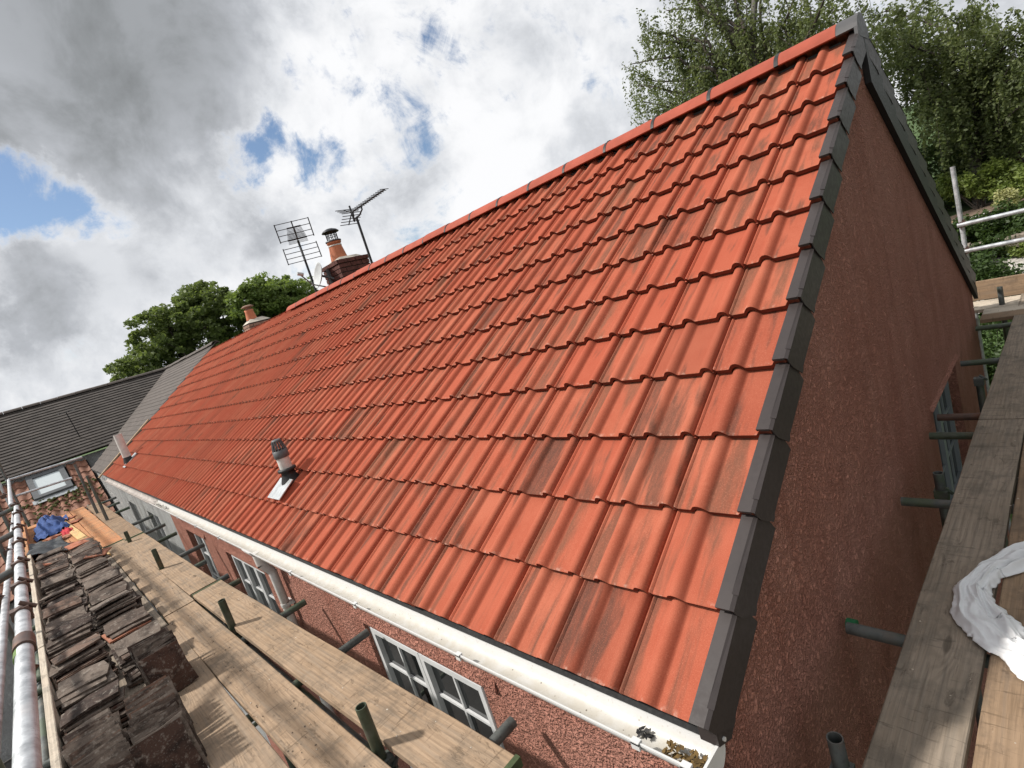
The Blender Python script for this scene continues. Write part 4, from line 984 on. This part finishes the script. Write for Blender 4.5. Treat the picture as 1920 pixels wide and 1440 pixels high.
# ------------------------------------------------------------------ stripped roof tiles stacked on the boards
def plain_tile(L, W_, t, seed):
    """a rough clay tile: length on Y, width on X, chipped outline, slight camber"""
    r = random.Random(seed); c = lambda s_: r.uniform(-s_, s_)
    out = []
    for (x, y) in ((-.5, -.5), (0, -.5), (.5, -.5), (.5, 0), (.5, .5), (0, .5), (-.5, .5), (-.5, 0)): out.append((x * W_ + c(.006), y * L + c(.007)))
    if r.random() < .45:
        k = r.choice([0, 2, 4, 6]); out[k] = (out[k][0] * r.uniform(.7, .92), out[k][1] * r.uniform(.78, .95))
    cam_ = r.uniform(.002, .007); n = len(out); mb = MB()
    top = [(x, y, t / 2 - cam_ * (2 * y / L) ** 2 + c(.0012)) for x, y in out] + [(0, 0, t / 2)]
    bot = [(x, y, -t / 2 - cam_ * (2 * y / L) ** 2 + c(.0012)) for x, y in out] + [(0, 0, -t / 2)]
    mb.add(top + bot, [(i, (i + 1) % n, n) for i in range(n)] + [(n + 1 + (i + 1) % n, n + 1 + i, 2 * n + 1) for i in range(n)] + [(i, n + 1 + i, n + 1 + (i + 1) % n, (i + 1) % n) for i in range(n)])
    return mb
TILE_ME = [mesh_of('old_tile', plain_tile(.262, .20, .013, 100 + i), M['slate']) for i in range(9)]
TILE_DK = [mesh_of('old_tile', plain_tile(.262, .20, .013, 200 + i), M['slatedk']) for i in range(3)]
TILE_OR = [mesh_of('old_tile', plain_tile(.262, .20, .013, 300 + i), M['slateo']) for i in range(3)]
NT = [0]
def old_tile(c, R, label, me=None):
    o = bpy.data.objects.new('old_tile', me or random.choice(TILE_ME)); link(o, None, c); o.rotation_euler = R.to_euler(); NT[0] += 1
    return tag(o, label, 'roof tile', 'stripped old roof tiles')
def leaning(x0, y, n, th0, th1, pitch, label, faces=None, dy=.0, zb=ZB + .001, wide=False, dk=.15):
    """tiles standing on edge one behind the other, each leaning back against the next (towards -X)"""
    for i in range(n):
        f = i / max(1, n - 1); th = rad(th0 + (th1 - th0) * f + random.uniform(-2.5, 2.5)); x = x0 - pitch * i
        H = .20 if wide else .262
        # tile's Y axis leans: foot at (x, zb), top towards -X
        ydir = Vector((-math.cos(th), 0, math.sin(th))); xdir = Vector((0, 1, 0)); zdir = xdir.cross(ydir)
        R = Matrix((ydir, xdir, -zdir)).transposed() if wide else Matrix((xdir, ydir, zdir)).transposed()
        R = Matrix.Rotation(rad(random.uniform(-4, 4)), 3, 'Z') @ R @ Matrix.Rotation(rad(random.uniform(-3, 3)), 3, 'Z')
        c = Vector((x, y + dy * i + random.uniform(-.012, .012), zb)) + ydir * (H / 2 + .006) + Vector((0, 0, .004 + abs(random.gauss(0, .004))))
        me = None
        if i == 0 and faces: me = TILE_DK[0]
        elif random.random() < dk: me = random.choice(TILE_DK)
        old_tile(c, R, label, me)
def pile(x, y, n, tilt, label, drift, yaw=0.0, zb=ZB + .002, sp=.0190, top=None):
    """tiles lying one on another, each slipped a little further back, the whole heap tipped by tilt about Y"""
    for i in range(n):
        a = rad(tilt * (1 - .4 * i / n) + random.gauss(0, 2.2)); b = rad(random.gauss(0, 2.2)); g = rad(yaw + random.gauss(0, 5))
        R = Matrix.Rotation(g, 3, 'Z') @ Matrix.Rotation(a, 3, 'Y') @ Matrix.Rotation(b, 3, 'X')
        lift = .10 * abs(math.sin(a)) + .131 * abs(math.sin(b)) * .5
        c = Vector((x + drift * i + random.gauss(0, .012), y + random.gauss(0, .012), zb + .007 + i * sp + lift))
        me = top if (i == n - 1 and top) else (random.choice(TILE_OR) if random.random() < .015 else (random.choice(TILE_DK) if random.random() < .2 else None))
        old_tile(c, R, label, me)
L1 = 'old brown roof tile on edge in the bundle closest to the gable, tan board side'
L2 = 'old brown roof tile on edge in the bundle closest to the gable, toe board side'
L3 = 'old roof tile on edge in the bundle jutting onto the tan boards'
leaning(-2.02, -1.03, 30, 66, 50, .019, L1, faces=1, dy=.0012, dk=.1)
leaning(-1.95, -1.245, 36, 58, 40, .020, L2, faces=1, dy=-.0006, dk=.05)
leaning(-2.92, -.875, 16, 72, 62, .022, L3, faces=1, dy=-.001, dk=.35)
# beyond the upright bundles: heaps of flat tiles, each tile slipped back on the one below
ORD = ['first', 'second', 'third', 'fourth', 'fifth', 'sixth', 'seventh', 'eighth', 'ninth', 'tenth', 'eleventh', 'twelfth', 'thirteenth', 'fourteenth']
for side, y, x, xe in (('toe board', -1.25, -2.80, -8.5), ('tan board', -.945, -3.42, -8.3)):
    xs = []
    while x > xe: xs.append(x); x -= random.uniform(.40, .50)
    for q, x in enumerate(xs):
        lab = 'old tile in the %s slipped heap from the blue cloth, %s side' % (ORD[len(xs) - 1 - q], side)
        pile(x, y + random.uniform(-.02, .02), random.randint(9, 12), random.choice([9, 13, 17, -6]), lab, random.uniform(-.034, -.018), random.uniform(-8, 8), top=(TILE_OR[0] if q in (10, 11) and side == 'tan board' else None))
for (x, y, z, yw) in ((-7.0, -.86, -.16, 70), (-7.6, -1.25, -.15, 100)):
    R = Matrix.Rotation(rad(yw), 3, 'Z') @ Matrix.Rotation(rad(14), 3, 'Y'); old_tile(Vector((x, y, z + .02)), R, 'orange faced old tile lying on top of the brown pile', TILE_OR[1])

# ------------------------------------------------------------------ cloths and plastic
def cloth(name, fn, nu, nv, mat, label, cat, th=.002):
    mb = MB(); P = [[fn(i / nu, j / nv) for i in range(nu + 1)] for j in range(nv + 1)]
    vs = [Vector(p) for r in P for p in r]; k = nu + 1
    fs_ = [(j * k + i, j * k + i + 1, (j + 1) * k + i + 1, (j + 1) * k + i) for j in range(nv) for i in range(nu)]
    mb.add(vs, fs_, True); o = obj(name, mb, mat, None, None, label, cat)
    md = o.modifiers.new('thickness', 'SOLIDIFY'); md.thickness = th; return o
from mathutils import noise as mn
def fold(x, y, s, seed, amp):
    v = Vector((x * s + seed, y * s * .8, seed * 1.7)); return amp * (mn.noise(v) + .5 * mn.noise(v * 2.1) + .3 * abs(mn.noise(v * 4.3)))
# white sheet: a twisted strip bent into a V over the first two boards
VP = [(.72, 1.80), (.585, 1.63), (.475, 1.47), (.425, 1.32), (.475, 1.15), (.545, 1.04), (.635, .98), (.82, .92)]
WD = [.17, .16, .14, .12, .18, .20, .24, .28]
def sheet_fn(u, v):
    f = u * (len(VP) - 1); i = min(int(f), len(VP) - 2); t = f - i; t2 = t * t * (3 - 2 * t)
    p = Vector(VP[i]).lerp(Vector(VP[i + 1]), t); d = (Vector(VP[min(i + 2, len(VP) - 1)]).lerp(Vector(VP[i + 1]), .5) - Vector(VP[max(i - 1, 0)]).lerp(Vector(VP[i]), .5)).normalized()
    n_ = Vector((-d.y, d.x)); w = WD[i] + (WD[i + 1] - WD[i]) * t2
    a = (v - .5)
    gather = .62 + .38 * abs(math.sin(u * 7 + 1))
    x, y = p.x + n_.x * a * w * gather + .012 * mn.noise(Vector((u * 9, v * 3, 1))), p.y + n_.y * a * w * gather + .012 * mn.noise(Vector((u * 9, v * 3, 7)))
    rg = lambda sx, sy, k: (1 - abs(mn.noise(Vector((u * sx + v * sy * .5, v * sy - u * 2.0, k)))) * 2.2)
    cre = .020 * rg(4.5, 3.0, 1) + .009 * rg(10, 6.5, 5) + .002 * rg(24, 12, 9)
    sag = .016 * mn.noise(Vector((u * 4, v * 1.5, 12)))
    edge = min(1.0, 6 * min(v, 1 - v))
    return (x + .012 * mn.noise(Vector((u * 40, v * 8, 2))) * (1 - edge), y + .012 * mn.noise(Vector((u * 40, v * 8, 6))) * (1 - edge), ZB + .004 + max(0, (.016 + cre + sag)) * (.25 + .75 * edge))
cloth('plastic_sheet', sheet_fn, 170, 46, M['sheet'], 'crumpled white plastic sheet lying bent across the gable boards', 'plastic sheet', .0008)
bc = Vector((-12.1, -1.2))
def blue_fn(u, v):
    a, b = (u - .5), (v - .5); r = math.hypot(a, b) * 2
    return (bc.x + a * 1.7 + .12 * mn.noise(Vector((u * 3, v * 3, 1))), bc.y + b * .46 + .07 * mn.noise(Vector((u * 3, v * 3, 5))), ZB + .012 + max(0, 1 - r ** 2) * .20 + abs(fold(u, v, 5, 3, .11)))
cloth('cloth', blue_fn, 44, 30, M['bluecloth'], 'crumpled blue cloth heaped on the orange boards', 'cloth')
def red_fn(u, v):
    a, b = (u - .5), (v - .5); r = math.hypot(a, b) * 2
    return (-10.9 + a * .6, -1.02 + b * .16, ZB + .012 + max(0, 1 - r ** 2) * .06 + abs(fold(u, v, 5, 8, .05)))
cloth('cloth', red_fn, 20, 16, M['redcloth'], 'small red cloth beside the blue cloth', 'cloth')
def dark_fn(u, v):
    return (-9.0 - u * 1.5, -1.5 + v * .42 + .03 * math.sin(u * 6), ZB + .02 + .17 * (1 - v) * (1 - .5 * u) + abs(fold(u, v, 4, 2, .06)))
cloth('dark_sheet', dark_fn, 30, 16, M['blacksheet'], 'dark grey sheet draped by the toe board at the far end of the tiles', 'sheet')
# orange broken tiles scattered on the boards near the blue cloth
for i in range(16):
    x, y = random.uniform(-13.2, -9.6), random.uniform(-1.35, -.85)
    if abs(x - bc.x) < .7 and abs(y - bc.y) < .22: continue
    R = Matrix.Rotation(random.uniform(0, 3), 3, 'Z') @ Matrix.Rotation(rad(random.uniform(0, 5)), 3, 'Y')
    o = old_tile(Vector((x, y, ZB + .02)), R, 'loose flat orange tile piece on the boards tinted for orange light', random.choice(TILE_OR)); o.scale = (.8, random.uniform(.5, 1), 1)

# ------------------------------------------------------------------ aerials and dish
def aerial_yagi():
    y = 3.42; b = at_y(697, 492, y); t = at_y(672, 405, y); e0 = at_y(661, 402, y); e1 = at_y(722, 360, y)
    z = t.z + .10; L = e1.x - e0.x
    a = thing('aerial', (b.x, y, 1.9), 'long thin comb shaped aerial on a mast behind the ridge', 'aerial')
    obj('mast', MB().tube((b.x, y, 1.9), (b.x, y, t.z), .019, 8), M['antenna'], a)
    m0 = Vector((b.x, y, t.z)); mid = Vector((e0.x + L * .30, y, z))
    obj('cradle', MB().path([m0, m0 + Vector((-.10, 0, -.02)), Vector((e0.x + .02, y, z - .05)), Vector((e0.x + .03, y, z))], [.012] * 4, 6).path([m0, m0 + Vector((.10, 0, .0)), mid + Vector((.0, 0, -.05)), mid], [.012] * 4, 6), M['antenna'], a)
    bm_ = obj('boom', MB().tube((e0.x, y, z), (e0.x + L, y, z), .011, 6), M['antenna'], a)
    for i in range(15):
        x = e0.x + L * (.10 + .9 * i / 14); obj('element', MB().tube((x, y - .07, z + .006), (x, y + .07, z + .006), .0055, 5), M['antenna'], bm_)
    rf = obj('reflector', MB().box(e0.x - .02, e0.x + .0, y - .01, y + .01, z - .14, z + .10), M['antenna'], a)
    for k in range(4):
        for s_ in (1, -1):
            p0 = Vector((e0.x - .02, y, z + .04 * s_ * 1.0 - .03)); 
            obj('element', MB().tube((e0.x - .02 - .05 * k, y - .16, z - .02 + s_ * (.02 + .03 * k)), (e0.x - .02 - .05 * k, y + .16, z - .02 + s_ * (.02 + .03 * k)), .006, 5), M['antenna'], rf)
    obj('reflector_arm', MB().path([(e0.x, y, z), (e0.x - .2, y, z + .09)], [.009] * 2, 5).path([(e0.x, y, z), (e0.x - .2, y, z - .13)], [.009] * 2, 5), M['antenna'], a)
aerial_yagi()
def aerial_grid():
    y = 3.45; b = at_y(590, 538, y); t = at_y(566, 450, y)
    a = thing('aerial', (b.x, y, 1.9), 'grid reflector aerial on a mast left of the brick chimney', 'aerial')
    c = Vector((b.x, y, t.z))
    obj('mast', MB().tube((b.x, y, 1.9), c + Vector((0, 0, .03)), .021, 8), M['antenna'], a)
    bd = Vector((.90, -.42, .05)).normalized(); hv = Vector((.42, .90, 0)).normalized(); up_ = Vector((0, 0, 1))
    for s_, nm in ((1, 'upper'), (-1, 'lower')):
        tilt = (up_ * s_ + bd * .42).normalized(); base = c + up_ * (.05 * s_); g = MB()
        for k in (-.29, 0, .29): g.tube(base + hv * k, base + hv * k + tilt * .33, .010 if k else .012, 6)
        rp = obj('reflector', g, M['antenna'], a)
        for k in range(4): obj('element', MB().tube(base + tilt * (.02 + .10 * k) - hv * .29, base + tilt * (.02 + .10 * k) + hv * .29, .0065, 5), M['antenna'], rp)
    bm_ = obj('boom', MB().tube(c - bd * .05, c + bd * .95, .011, 6), M['antenna'], a)
    for i in range(12):
        p = c + bd * (.12 + .83 * i / 11); w = .17 - .06 * i / 11
        obj('element', MB().tube(p - hv * w - up_ * .03, p + hv * w - up_ * .03, .005, 4).tube(p - hv * w + up_ * .03, p + hv * w + up_ * .03, .005, 4), M['antenna'], bm_)
aerial_grid()
dc = at_y(602, 517, 3.36); dn = Vector((-.10, -.92, .34)).normalized()
ds = thing('satellite_dish', (dc.x, dc.y, dc.z - .25), 'grey oval satellite dish at the foot of the brick chimney', 'satellite dish')
mb = MB(); prof = [(.0, 0), (.08, .006), (.15, .022), (.205, .044), (.222, .056), (.222, .062), (.205, .052), (.15, .03), (.08, .014), (0, .008)]
mb.lathe(prof, (0, 0, 0), 24); obj('reflector', mb, M['dish'], ds, Matrix.Translation(dc - dn * .0) @ dn.to_track_quat('Z', 'Y').to_matrix().to_4x4())
obj('arm', MB().path([dc + Vector((0, .02, -.2)), dc + dn * .2 + Vector((0, 0, -.18)), dc + dn * .36 + Vector((0, 0, -.03))], [.012] * 3, 6), M['ventdark'], ds)
obj('receiver', MB().tube(dc + dn * .40 + Vector((0, 0, -.02)), dc + dn * .30 + Vector((0, 0, -.02)), .03, 10), M['dish'], ds)
obj('bracket', MB().tube(dc - dn * .02, dc - dn * .16 + Vector((.12, 0, -.06)), .02, 8).box(dc.x + .02, dc.x + .08, 3.46, 3.5, dc.z - .22, dc.z + .08), M['ventdark'], ds)

# ------------------------------------------------------------------ trees
def leaf_obj(name, C, size, mat, parent, aspect=.55, seed=0, droop=0.0, var=.35):
    """leaf-shaped quads at the rows of C (n,3), as one crown mesh"""
    r = np.random.default_rng(seed); n = len(C)
    d = r.normal(size=(n, 3)); d[:, 2] = d[:, 2] * .6 - droop; d /= np.linalg.norm(d, axis=1)[:, None]
    q = r.normal(size=(n, 3)); e_ = np.cross(d, q); e_ /= np.linalg.norm(e_, axis=1)[:, None] + 1e-9
    s_ = size * (1 + var * r.normal(size=n)).clip(.4, 2)[:, None]
    a, b, c, dd = C - d * s_ * .5, C + e_ * s_ * aspect * .5, C + d * s_ * .5, C - e_ * s_ * aspect * .5
    cen = C.mean(0); V = (np.stack([a, b, c, dd], 1).reshape(-1, 3) - cen).astype(np.float32)
    me = bpy.data.meshes.new(name); me.vertices.add(4 * n); me.vertices.foreach_set('co', V.ravel())
    me.loops.add(4 * n); me.loops.foreach_set('vertex_index', np.arange(4 * n, dtype=np.int32))
    me.polygons.add(n); me.polygons.foreach_set('loop_start', np.arange(0, 4 * n, 4, dtype=np.int32)); me.polygons.foreach_set('loop_total', np.full(n, 4, dtype=np.int32))
    me.materials.append(mat); me.update(calc_edges=True); me.validate()
    o = bpy.data.objects.new(name, me); return link(o, parent, Vector(cen))
def limb(mb, p, q, r0, r1, rng, wob=.12, n=5, sides=6, sag=0.0):
    p, q = Vector(p), Vector(q); L = (q - p).length; pts = []
    for i in range(n + 1):
        t = i / n; w = math.sin(math.pi * t) * wob * L
        pts.append(p.lerp(q, t) + Vector((rng.uniform(-1, 1), rng.uniform(-1, 1), rng.uniform(-.5, .5))) * w * .5 + Vector((0, 0, sag * L * math.sin(math.pi * t))))
    mb.path(pts, [r0 + (r1 - r0) * i / n for i in range(n + 1)], sides); return pts
def broad_tree(base, H, lobes, leafmat, label, seed, nleaf=32000, size=.17, trunk_r=.28):
    """lobes: list of (centre, (rx, ry, rz)) ellipsoids that make the crown's outline"""
    rng = random.Random(seed); r = np.random.default_rng(seed); base = Vector(base)
    tr = thing('tree', base, label, 'tree'); mb = MB()
    top = base + Vector((0, 0, H * .45)); limb(mb, base, top, trunk_r, trunk_r * .6, rng, .04, 5, 9)
    obj('trunk', mb, M['bark'], tr)
    mb = MB(); cents = []; vols = [a * b * c for _, (a, b, c) in lobes]; tot = sum(vols)
    for (c, rr), vol in zip(lobes, vols):
        c = Vector(c); pts = limb(mb, top.lerp(base, rng.uniform(0, .35)), c, trunk_r * .45, trunk_r * .12, rng, .12, 5, 6)
        k = max(10, int(230 * vol / tot))
        for i in range(k):
            d = r.normal(size=3); d /= np.linalg.norm(d); f = r.random() ** .38
            p = c + Vector((d[0] * rr[0] * f, d[1] * rr[1] * f, d[2] * rr[2] * f)); cents.append(p)
            if i % 3 == 0: limb(mb, pts[rng.randint(2, 5)], p, trunk_r * .10, .012, rng, .15, 3, 4)
    obj('branch', mb, M['bark'], tr)
    per = nleaf // len(cents); L = []
    for p in cents:
        rad_ = rng.uniform(.2, .52); d = r.normal(size=(per, 3)); d /= np.linalg.norm(d, axis=1)[:, None]
        f = (r.random(per) ** .45)[:, None] * rad_; L.append(np.array(p) + d * f * np.array([1.15, 1.15, .75]))
    leaf_obj('crown', np.concatenate(L), size, leafmat, tr, .6, seed, .1)
    return tr
def P_at(px, py, x): return at_x(px, py, x)
tx = -31.0
lob = []
for px, py, rr in ((250, 690, 1.6), (225, 680, 1.0), (265, 640, 1.7), (300, 600, 1.9), (330, 570, 1.7), (370, 560, 1.9), (400, 545, 1.6), (415, 590, 1.7), (360, 620, 2.0), (320, 650, 1.8), (290, 690, 1.3), (430, 625, 1.3)):
    c = at_x(px + 16, py + 16, tx + random.uniform(-1.2, 1.2)); lob.append((c, (rr * .85, rr * .85, rr * .68)))
broad_tree((tx - .5, at_x(340, 650, tx).y, ground_z(6)), 9.5, lob, M['oakleaf'], 'large dark green broadleaf tree behind the grey roofed house', 11, 36000, .18)
tx = -29.0; lob = []
for px, py, rr in ((470, 560, 1.2), (500, 540, 1.4), (530, 545, 1.3), (555, 545, 1.2), (490, 580, 1.5), (540, 580, 1.4), (455, 590, 1.0), (515, 522, .8), (460, 545, .8), (580, 560, .9)):
    c = at_x(px + 4, py + 12, tx + random.uniform(-1, 1)); lob.append((c, (rr * .95, rr * .95, rr * .7)))
broad_tree((tx, at_x(510, 560, tx).y, ground_z(10)), 7.5, lob, M['oakleaf2'], 'brighter green broadleaf tree behind the two chimneys', 12, 30000, .18, .22)

def birch(base, H, label, seed, limbs, nstrand, leaf=.06, per=46, trunk_r=.17, droop=(.8, 2.2), trunk_top=None, fill=0):
    """limbs: end points of the main ascending limbs; strands of leaves hang from each limb's outer half"""
    rng = random.Random(seed); base = Vector(base); tr = thing('birch_tree', base, label, 'tree', 'birches behind the roof')
    top = Vector(trunk_top) if trunk_top else base + Vector((0, 0, H)); mb = MB(); tp = limb(mb, base, top, trunk_r, .02, rng, .05, 9, 8); obj('trunk', mb, M['birchbark'], tr)
    mb = MB(); tw = MB(); starts = []
    for e_ in limbs:
        e_ = Vector(e_); f = min(.9, max(.12, (e_.z - base.z) / (top.z - base.z) - .22)); k = min(int(f * 9), 8); s_ = tp[k]
        pts = limb(mb, s_, e_, trunk_r * (.5 - .3 * f), .014, rng, .10, 6, 6, .08)
        for j in range(3):
            t = rng.uniform(.3, .95); i = min(int(t * 6), 5); p = pts[i].lerp(pts[i + 1], t * 6 - i)
            q = p + Vector((rng.uniform(-1, 1), rng.uniform(-1, 1), rng.uniform(0, .9))) * rng.uniform(.5, 1.3)
            sp2 = limb(tw, p, q, .016, .006, rng, .15, 3, 4); starts += sp2[1:]
        starts += pts[3:]
    L = []; r = np.random.default_rng(seed)
    for i in range(nstrand):
        s_ = Vector(rng.choice(starts)) + Vector((rng.gauss(0, .13), rng.gauss(0, .13), rng.gauss(0, .12)))
        ln = rng.uniform(*droop); out = Vector((rng.gauss(0, .28), rng.gauss(0, .28), 0))
        t = np.linspace(0, 1, per); x = s_.x + out.x * np.sqrt(t) * ln * .6; y = s_.y + out.y * np.sqrt(t) * ln * .6; z = s_.z - ln * t ** 1.25 + .10 * np.sin(t * 3)
        sway = .05
        P = np.stack([x, y, z], 1) + r.normal(size=(per, 3)) * np.array([.042, .042, .05]); L.append(P)
        if i % 4 == 0: tw.path([(x[0], y[0], z[0]), (x[per // 2], y[per // 2], z[per // 2]), (x[-1], y[-1], z[-1])], [.006, .004, .002], 3)
    obj('branch', mb, M['bark'], tr); obj('twig', tw, M['bark'], tr)
    leaf_obj('crown', np.concatenate(L), leaf, M['birchleaf'], tr, .62, seed, .55)
    return tr
by = 16.0
lim = []
for px, py in ((1185, 120), (1195, 160), (1205, 190), (1225, 205), (1200, 75), (1250, 190), (1300, 165), (1225, 60), (1250, 20), (1262, 120), (1290, 60), (1325, 20), (1330, 130), (1365, 60), (1400, 10), (1395, 110), (1440, 50), (1480, 10), (1475, 90), (1520, 40), (1545, 5), (1560, 60), (1240, -50), (1300, -60), (1370, -70), (1440, -60), (1510, -60), (1570, -50), (1600, 20), (1215, 150), (1250, 170)):
    p = at_y(px, py, by + random.uniform(-1.8, 1.8)); lim.append(p)
cb = at_y(1440, 120, by)
birch((cb.x, by, ground_z(by)), 12, 'tall weeping birch with gaps of sky, rising behind the ridge', 21, lim, 1200, .072, 56, .20, (.6, 1.9), trunk_top=(cb.x - .3, by, 10.8))
by = 18.5; lim = []
for px, py in ((1660, 20), (1640, 70), (1690, 80), (1700, 130), (1730, 90), (1760, 60), (1800, 40), (1830, 25), (1850, 70), (1880, 90), (1910, 60), (1780, 130), (1830, 130), (1890, 150), (1720, 180), (1770, 190), (1830, 200), (1900, 210), (1750, 240), (1810, 250), (1880, 40), (1930, 110), (1940, 180), (1665, 110)):
    lim.append(at_y(px, py, by + random.uniform(-1.5, 1.5)))
cb = at_y(1800, 150, by)
birch((cb.x, by, ground_z(by)), 6, 'smaller bushy weeping birch beyond the gable and the garden scaffold', 22, lim, 900, .078, 52, .14, (.5, 1.6), trunk_top=(cb.x + .1, by, at_y(1830, 20, by).z))

def shrub(c, rr, mat, label, seed, n=5000, size=.07, stem=True):
    r = np.random.default_rng(seed); rng = random.Random(seed); c = Vector(c); gz = ground_z(c.y)
    s_ = thing('shrub', (c.x, c.y, gz), label, 'shrub', 'garden shrubs'); K = 26; L = []
    mb = MB(); 
    for i in range(K):
        d = r.normal(size=3); d /= np.linalg.norm(d); f = r.random() ** .4; p = np.array(c) + d * np.array(rr) * f
        k = n // K; q = r.normal(size=(k, 3)); q /= np.linalg.norm(q, axis=1)[:, None]; L.append(p + q * (r.random(k) ** .5)[:, None] * np.mean(rr) * .38)
        if i % 3 == 0: limb(mb, (c.x + r.normal() * .05, c.y, gz), p, .025, .006, rng, .1, 3, 4)
    obj('stem', mb, M['bark'], s_); leaf_obj('foliage', np.concatenate(L), size, mat, s_, .6, seed)
def sh(px, py, y, rr, mat, label, seed, n=5000, size=.07): shrub(at_y(px, py, y), rr, M[mat], label, seed, n, size)
sh(1835, 445, 15.2, (.75, .6, .55), 'shrubleaf', 'dark green shrub behind the garden guard rails', 31, 7000, .075)
sh(1905, 425, 15.0, (.6, .5, .50), 'shrubleaf', 'dark leafy hedge shrub at the top of the gravel path', 32, 6000, .07)
sh(1835, 338, 18.0, (.85, .6, .45), 'limeleaf', 'yellow green shrub above the brown shed', 33, 5000, .08)
sh(1888, 372, 16.6, (.24, .22, .24), 'creamleaf', 'round cream flowering bush beside the brown shed', 34, 1600, .05)
sh(1885, 305, 19.5, (.75, .6, .8), 'purpleleaf', 'purple leaved shrub under the smaller birch', 35, 5000, .085)
sh(1770, 330, 19.0, (1.3, .8, 1.2), 'shrubleaf', 'dark shrub half hidden by the rear verge', 36, 8000, .08)
sh(1850, 255, 21.0, (1.6, 1.0, 1.0), 'shrubleaf', 'dense dark shrub bank under the smaller birch', 37, 9000, .09)
sh(1930, 360, 17.5, (.6, .5, .6), 'limeleaf', 'light green shrub right of the cream bush', 38, 4000, .07)
sh(1925, 290, 21.5, (1.0, .8, .9), 'shrubleaf', 'dark shrub behind the purple one', 41, 5000, .09)
sh(1840, 520, 12.0, (.5, .5, .35), 'shrubleaf', 'low shrub just past the garden toe board', 42, 4000, .06)
sh(1865, 640, 8.4, (.7, .5, .7), 'shrubleaf', 'leafy shrub growing below the garden scaffold', 39, 7000, .05)
sh(1850, 700, 8.6, (.9, .5, .5), 'shrubleaf', 'low shrub in the gap between house and gable boards', 40, 6000, .05)
sh(1850, 468, 14.1, (.45, .3, .22), 'shrubleaf', 'trailing dark shrub hanging over the low stone wall', 43, 3500, .06)
sh(1912, 470, 14.2, (.3, .3, .16), 'limeleaf', 'small light plant at the foot of the low stone wall', 44, 1800, .05)
# garden shed, low wall
sc_ = at_y(1838, 396, 17.0); shd = thing('garden_shed', (sc_.x, 17.4, ground_z(17.4)), 'small brown roofed shed with a white gable board in the garden', 'shed')
g0 = ground_z(17.4)
obj('wall', MB().box(sc_.x - .75, sc_.x + .65, 17.0, 18.4, g0, sc_.z - .1), M['timber'], shd)
mb = MB(); mb.add([(sc_.x - .95, 16.8, sc_.z - .16), (sc_.x + .80, 16.8, sc_.z + .02), (sc_.x + .80, 18.6, sc_.z + .12), (sc_.x - .95, 18.6, sc_.z - .06), (sc_.x - .95, 16.8, sc_.z - .22), (sc_.x + .80, 16.8, sc_.z - .04), (sc_.x + .80, 18.6, sc_.z + .06), (sc_.x - .95, 18.6, sc_.z - .12)], [(0, 1, 2, 3), (4, 7, 6, 5), (0, 4, 5, 1), (1, 5, 6, 2), (2, 6, 7, 3), (3, 7, 4, 0)]); obj('roof', mb, M['shedroof'], shd)
mb = MB(); mb.prism([(sc_.x - .93, 16.79, sc_.z - .35), (sc_.x - .05, 16.79, sc_.z - .12), (sc_.x + .2, 16.79, sc_.z - .04), (sc_.x - .93, 16.79, sc_.z - .165)], (0, -.02, 0)); obj('gable_board', mb, M['whitepaint'], shd)
gw = thing('garden_wall', (1.2, 14.5, ground_z(14.5)), 'low tan stone wall along the top of the gravel path', 'wall')
for r in range(3):
    x = -1.5 + (.12 if r % 2 else 0)
    while x < 4.0:
        w = random.uniform(.14, .40); hj = random.uniform(-.025, .02); mb = MB().bevbox(x, x + w - random.uniform(.01, .04), 14.4 + random.uniform(-.05, .05), 14.65, ground_z(14.5) + r * .14, ground_z(14.5) + .13 + hj + r * .14, .03); obj('stone', mb, M['stone'], gw); x += w

# trees added out of view to keep sky light off the gable wall
lob = [((7.0 + random.uniform(-1.0, 1.0), 1.5 + k * 1.8 + random.uniform(-.5, .5), z), (1.7, 1.7, 1.5)) for k in range(3) for z in (0.5, 2.8, 5.0, 7.0)]
broad_tree((7.4, 3.5, ground_z(3.5)), 11, lob, M['oakleaf'], 'added unseen broadleaf tree beside the gable, keeping sky light off its wall', 51, 12000, .42)
lob = [((7.0 + random.uniform(-1.0, 1.0), 7.5 + k * 1.8 + random.uniform(-.5, .5), z), (1.7, 1.7, 1.5)) for k in range(3) for z in (1.0, 3.2, 5.2, 7.2)]
broad_tree((7.4, 9.5, ground_z(9.5)), 9, lob, M['oakleaf'], 'added unseen broadleaf tree past the garden scaffold, shading the gable wall', 52, 12000, .42)

# crumbs of tile and mortar on the boards
def crumbs(n, seed, xr, yr, z):
    r = random.Random(seed); mb = MB()
    for i in range(n):
        p = Vector((r.uniform(*xr), r.uniform(*yr), z)); q = r.uniform(.002, .006); h = q * r.uniform(.3, .8); a = r.uniform(0, 6.28); k = r.choice([3, 4, 5])
        pts = [p + Vector((math.cos(a + 6.283 * j / k) * q * r.uniform(.6, 1.3), math.sin(a + 6.283 * j / k) * q * r.uniform(.6, 1.3), 0)) for j in range(k)]
        mb.add(pts + [p + Vector((0, 0, h))], [(j, (j + 1) % k, k) for j in range(k)])
    return mb
obj('tile_crumbs', crumbs(320, 61, (-8.0, -1.2), (-.92, -.50), ZB + .0015), M['slate'], kind='stuff', label='brown crumbs of broken tile scattered on the tan boards', cat='debris')
obj('mortar_crumbs', crumbs(160, 62, (-6.0, -.9), (-.92, -.2), ZB + .0015), M['cement'], kind='stuff', label='pale mortar specks scattered on the front scaffold boards', cat='debris')
obj('wood_chips', crumbs(60, 63, (.28, 1.0), (.3, 3.5), ZB + .0015), M['boardpale'], kind='stuff', label='pale wood chips scattered on the gable boards', cat='debris')
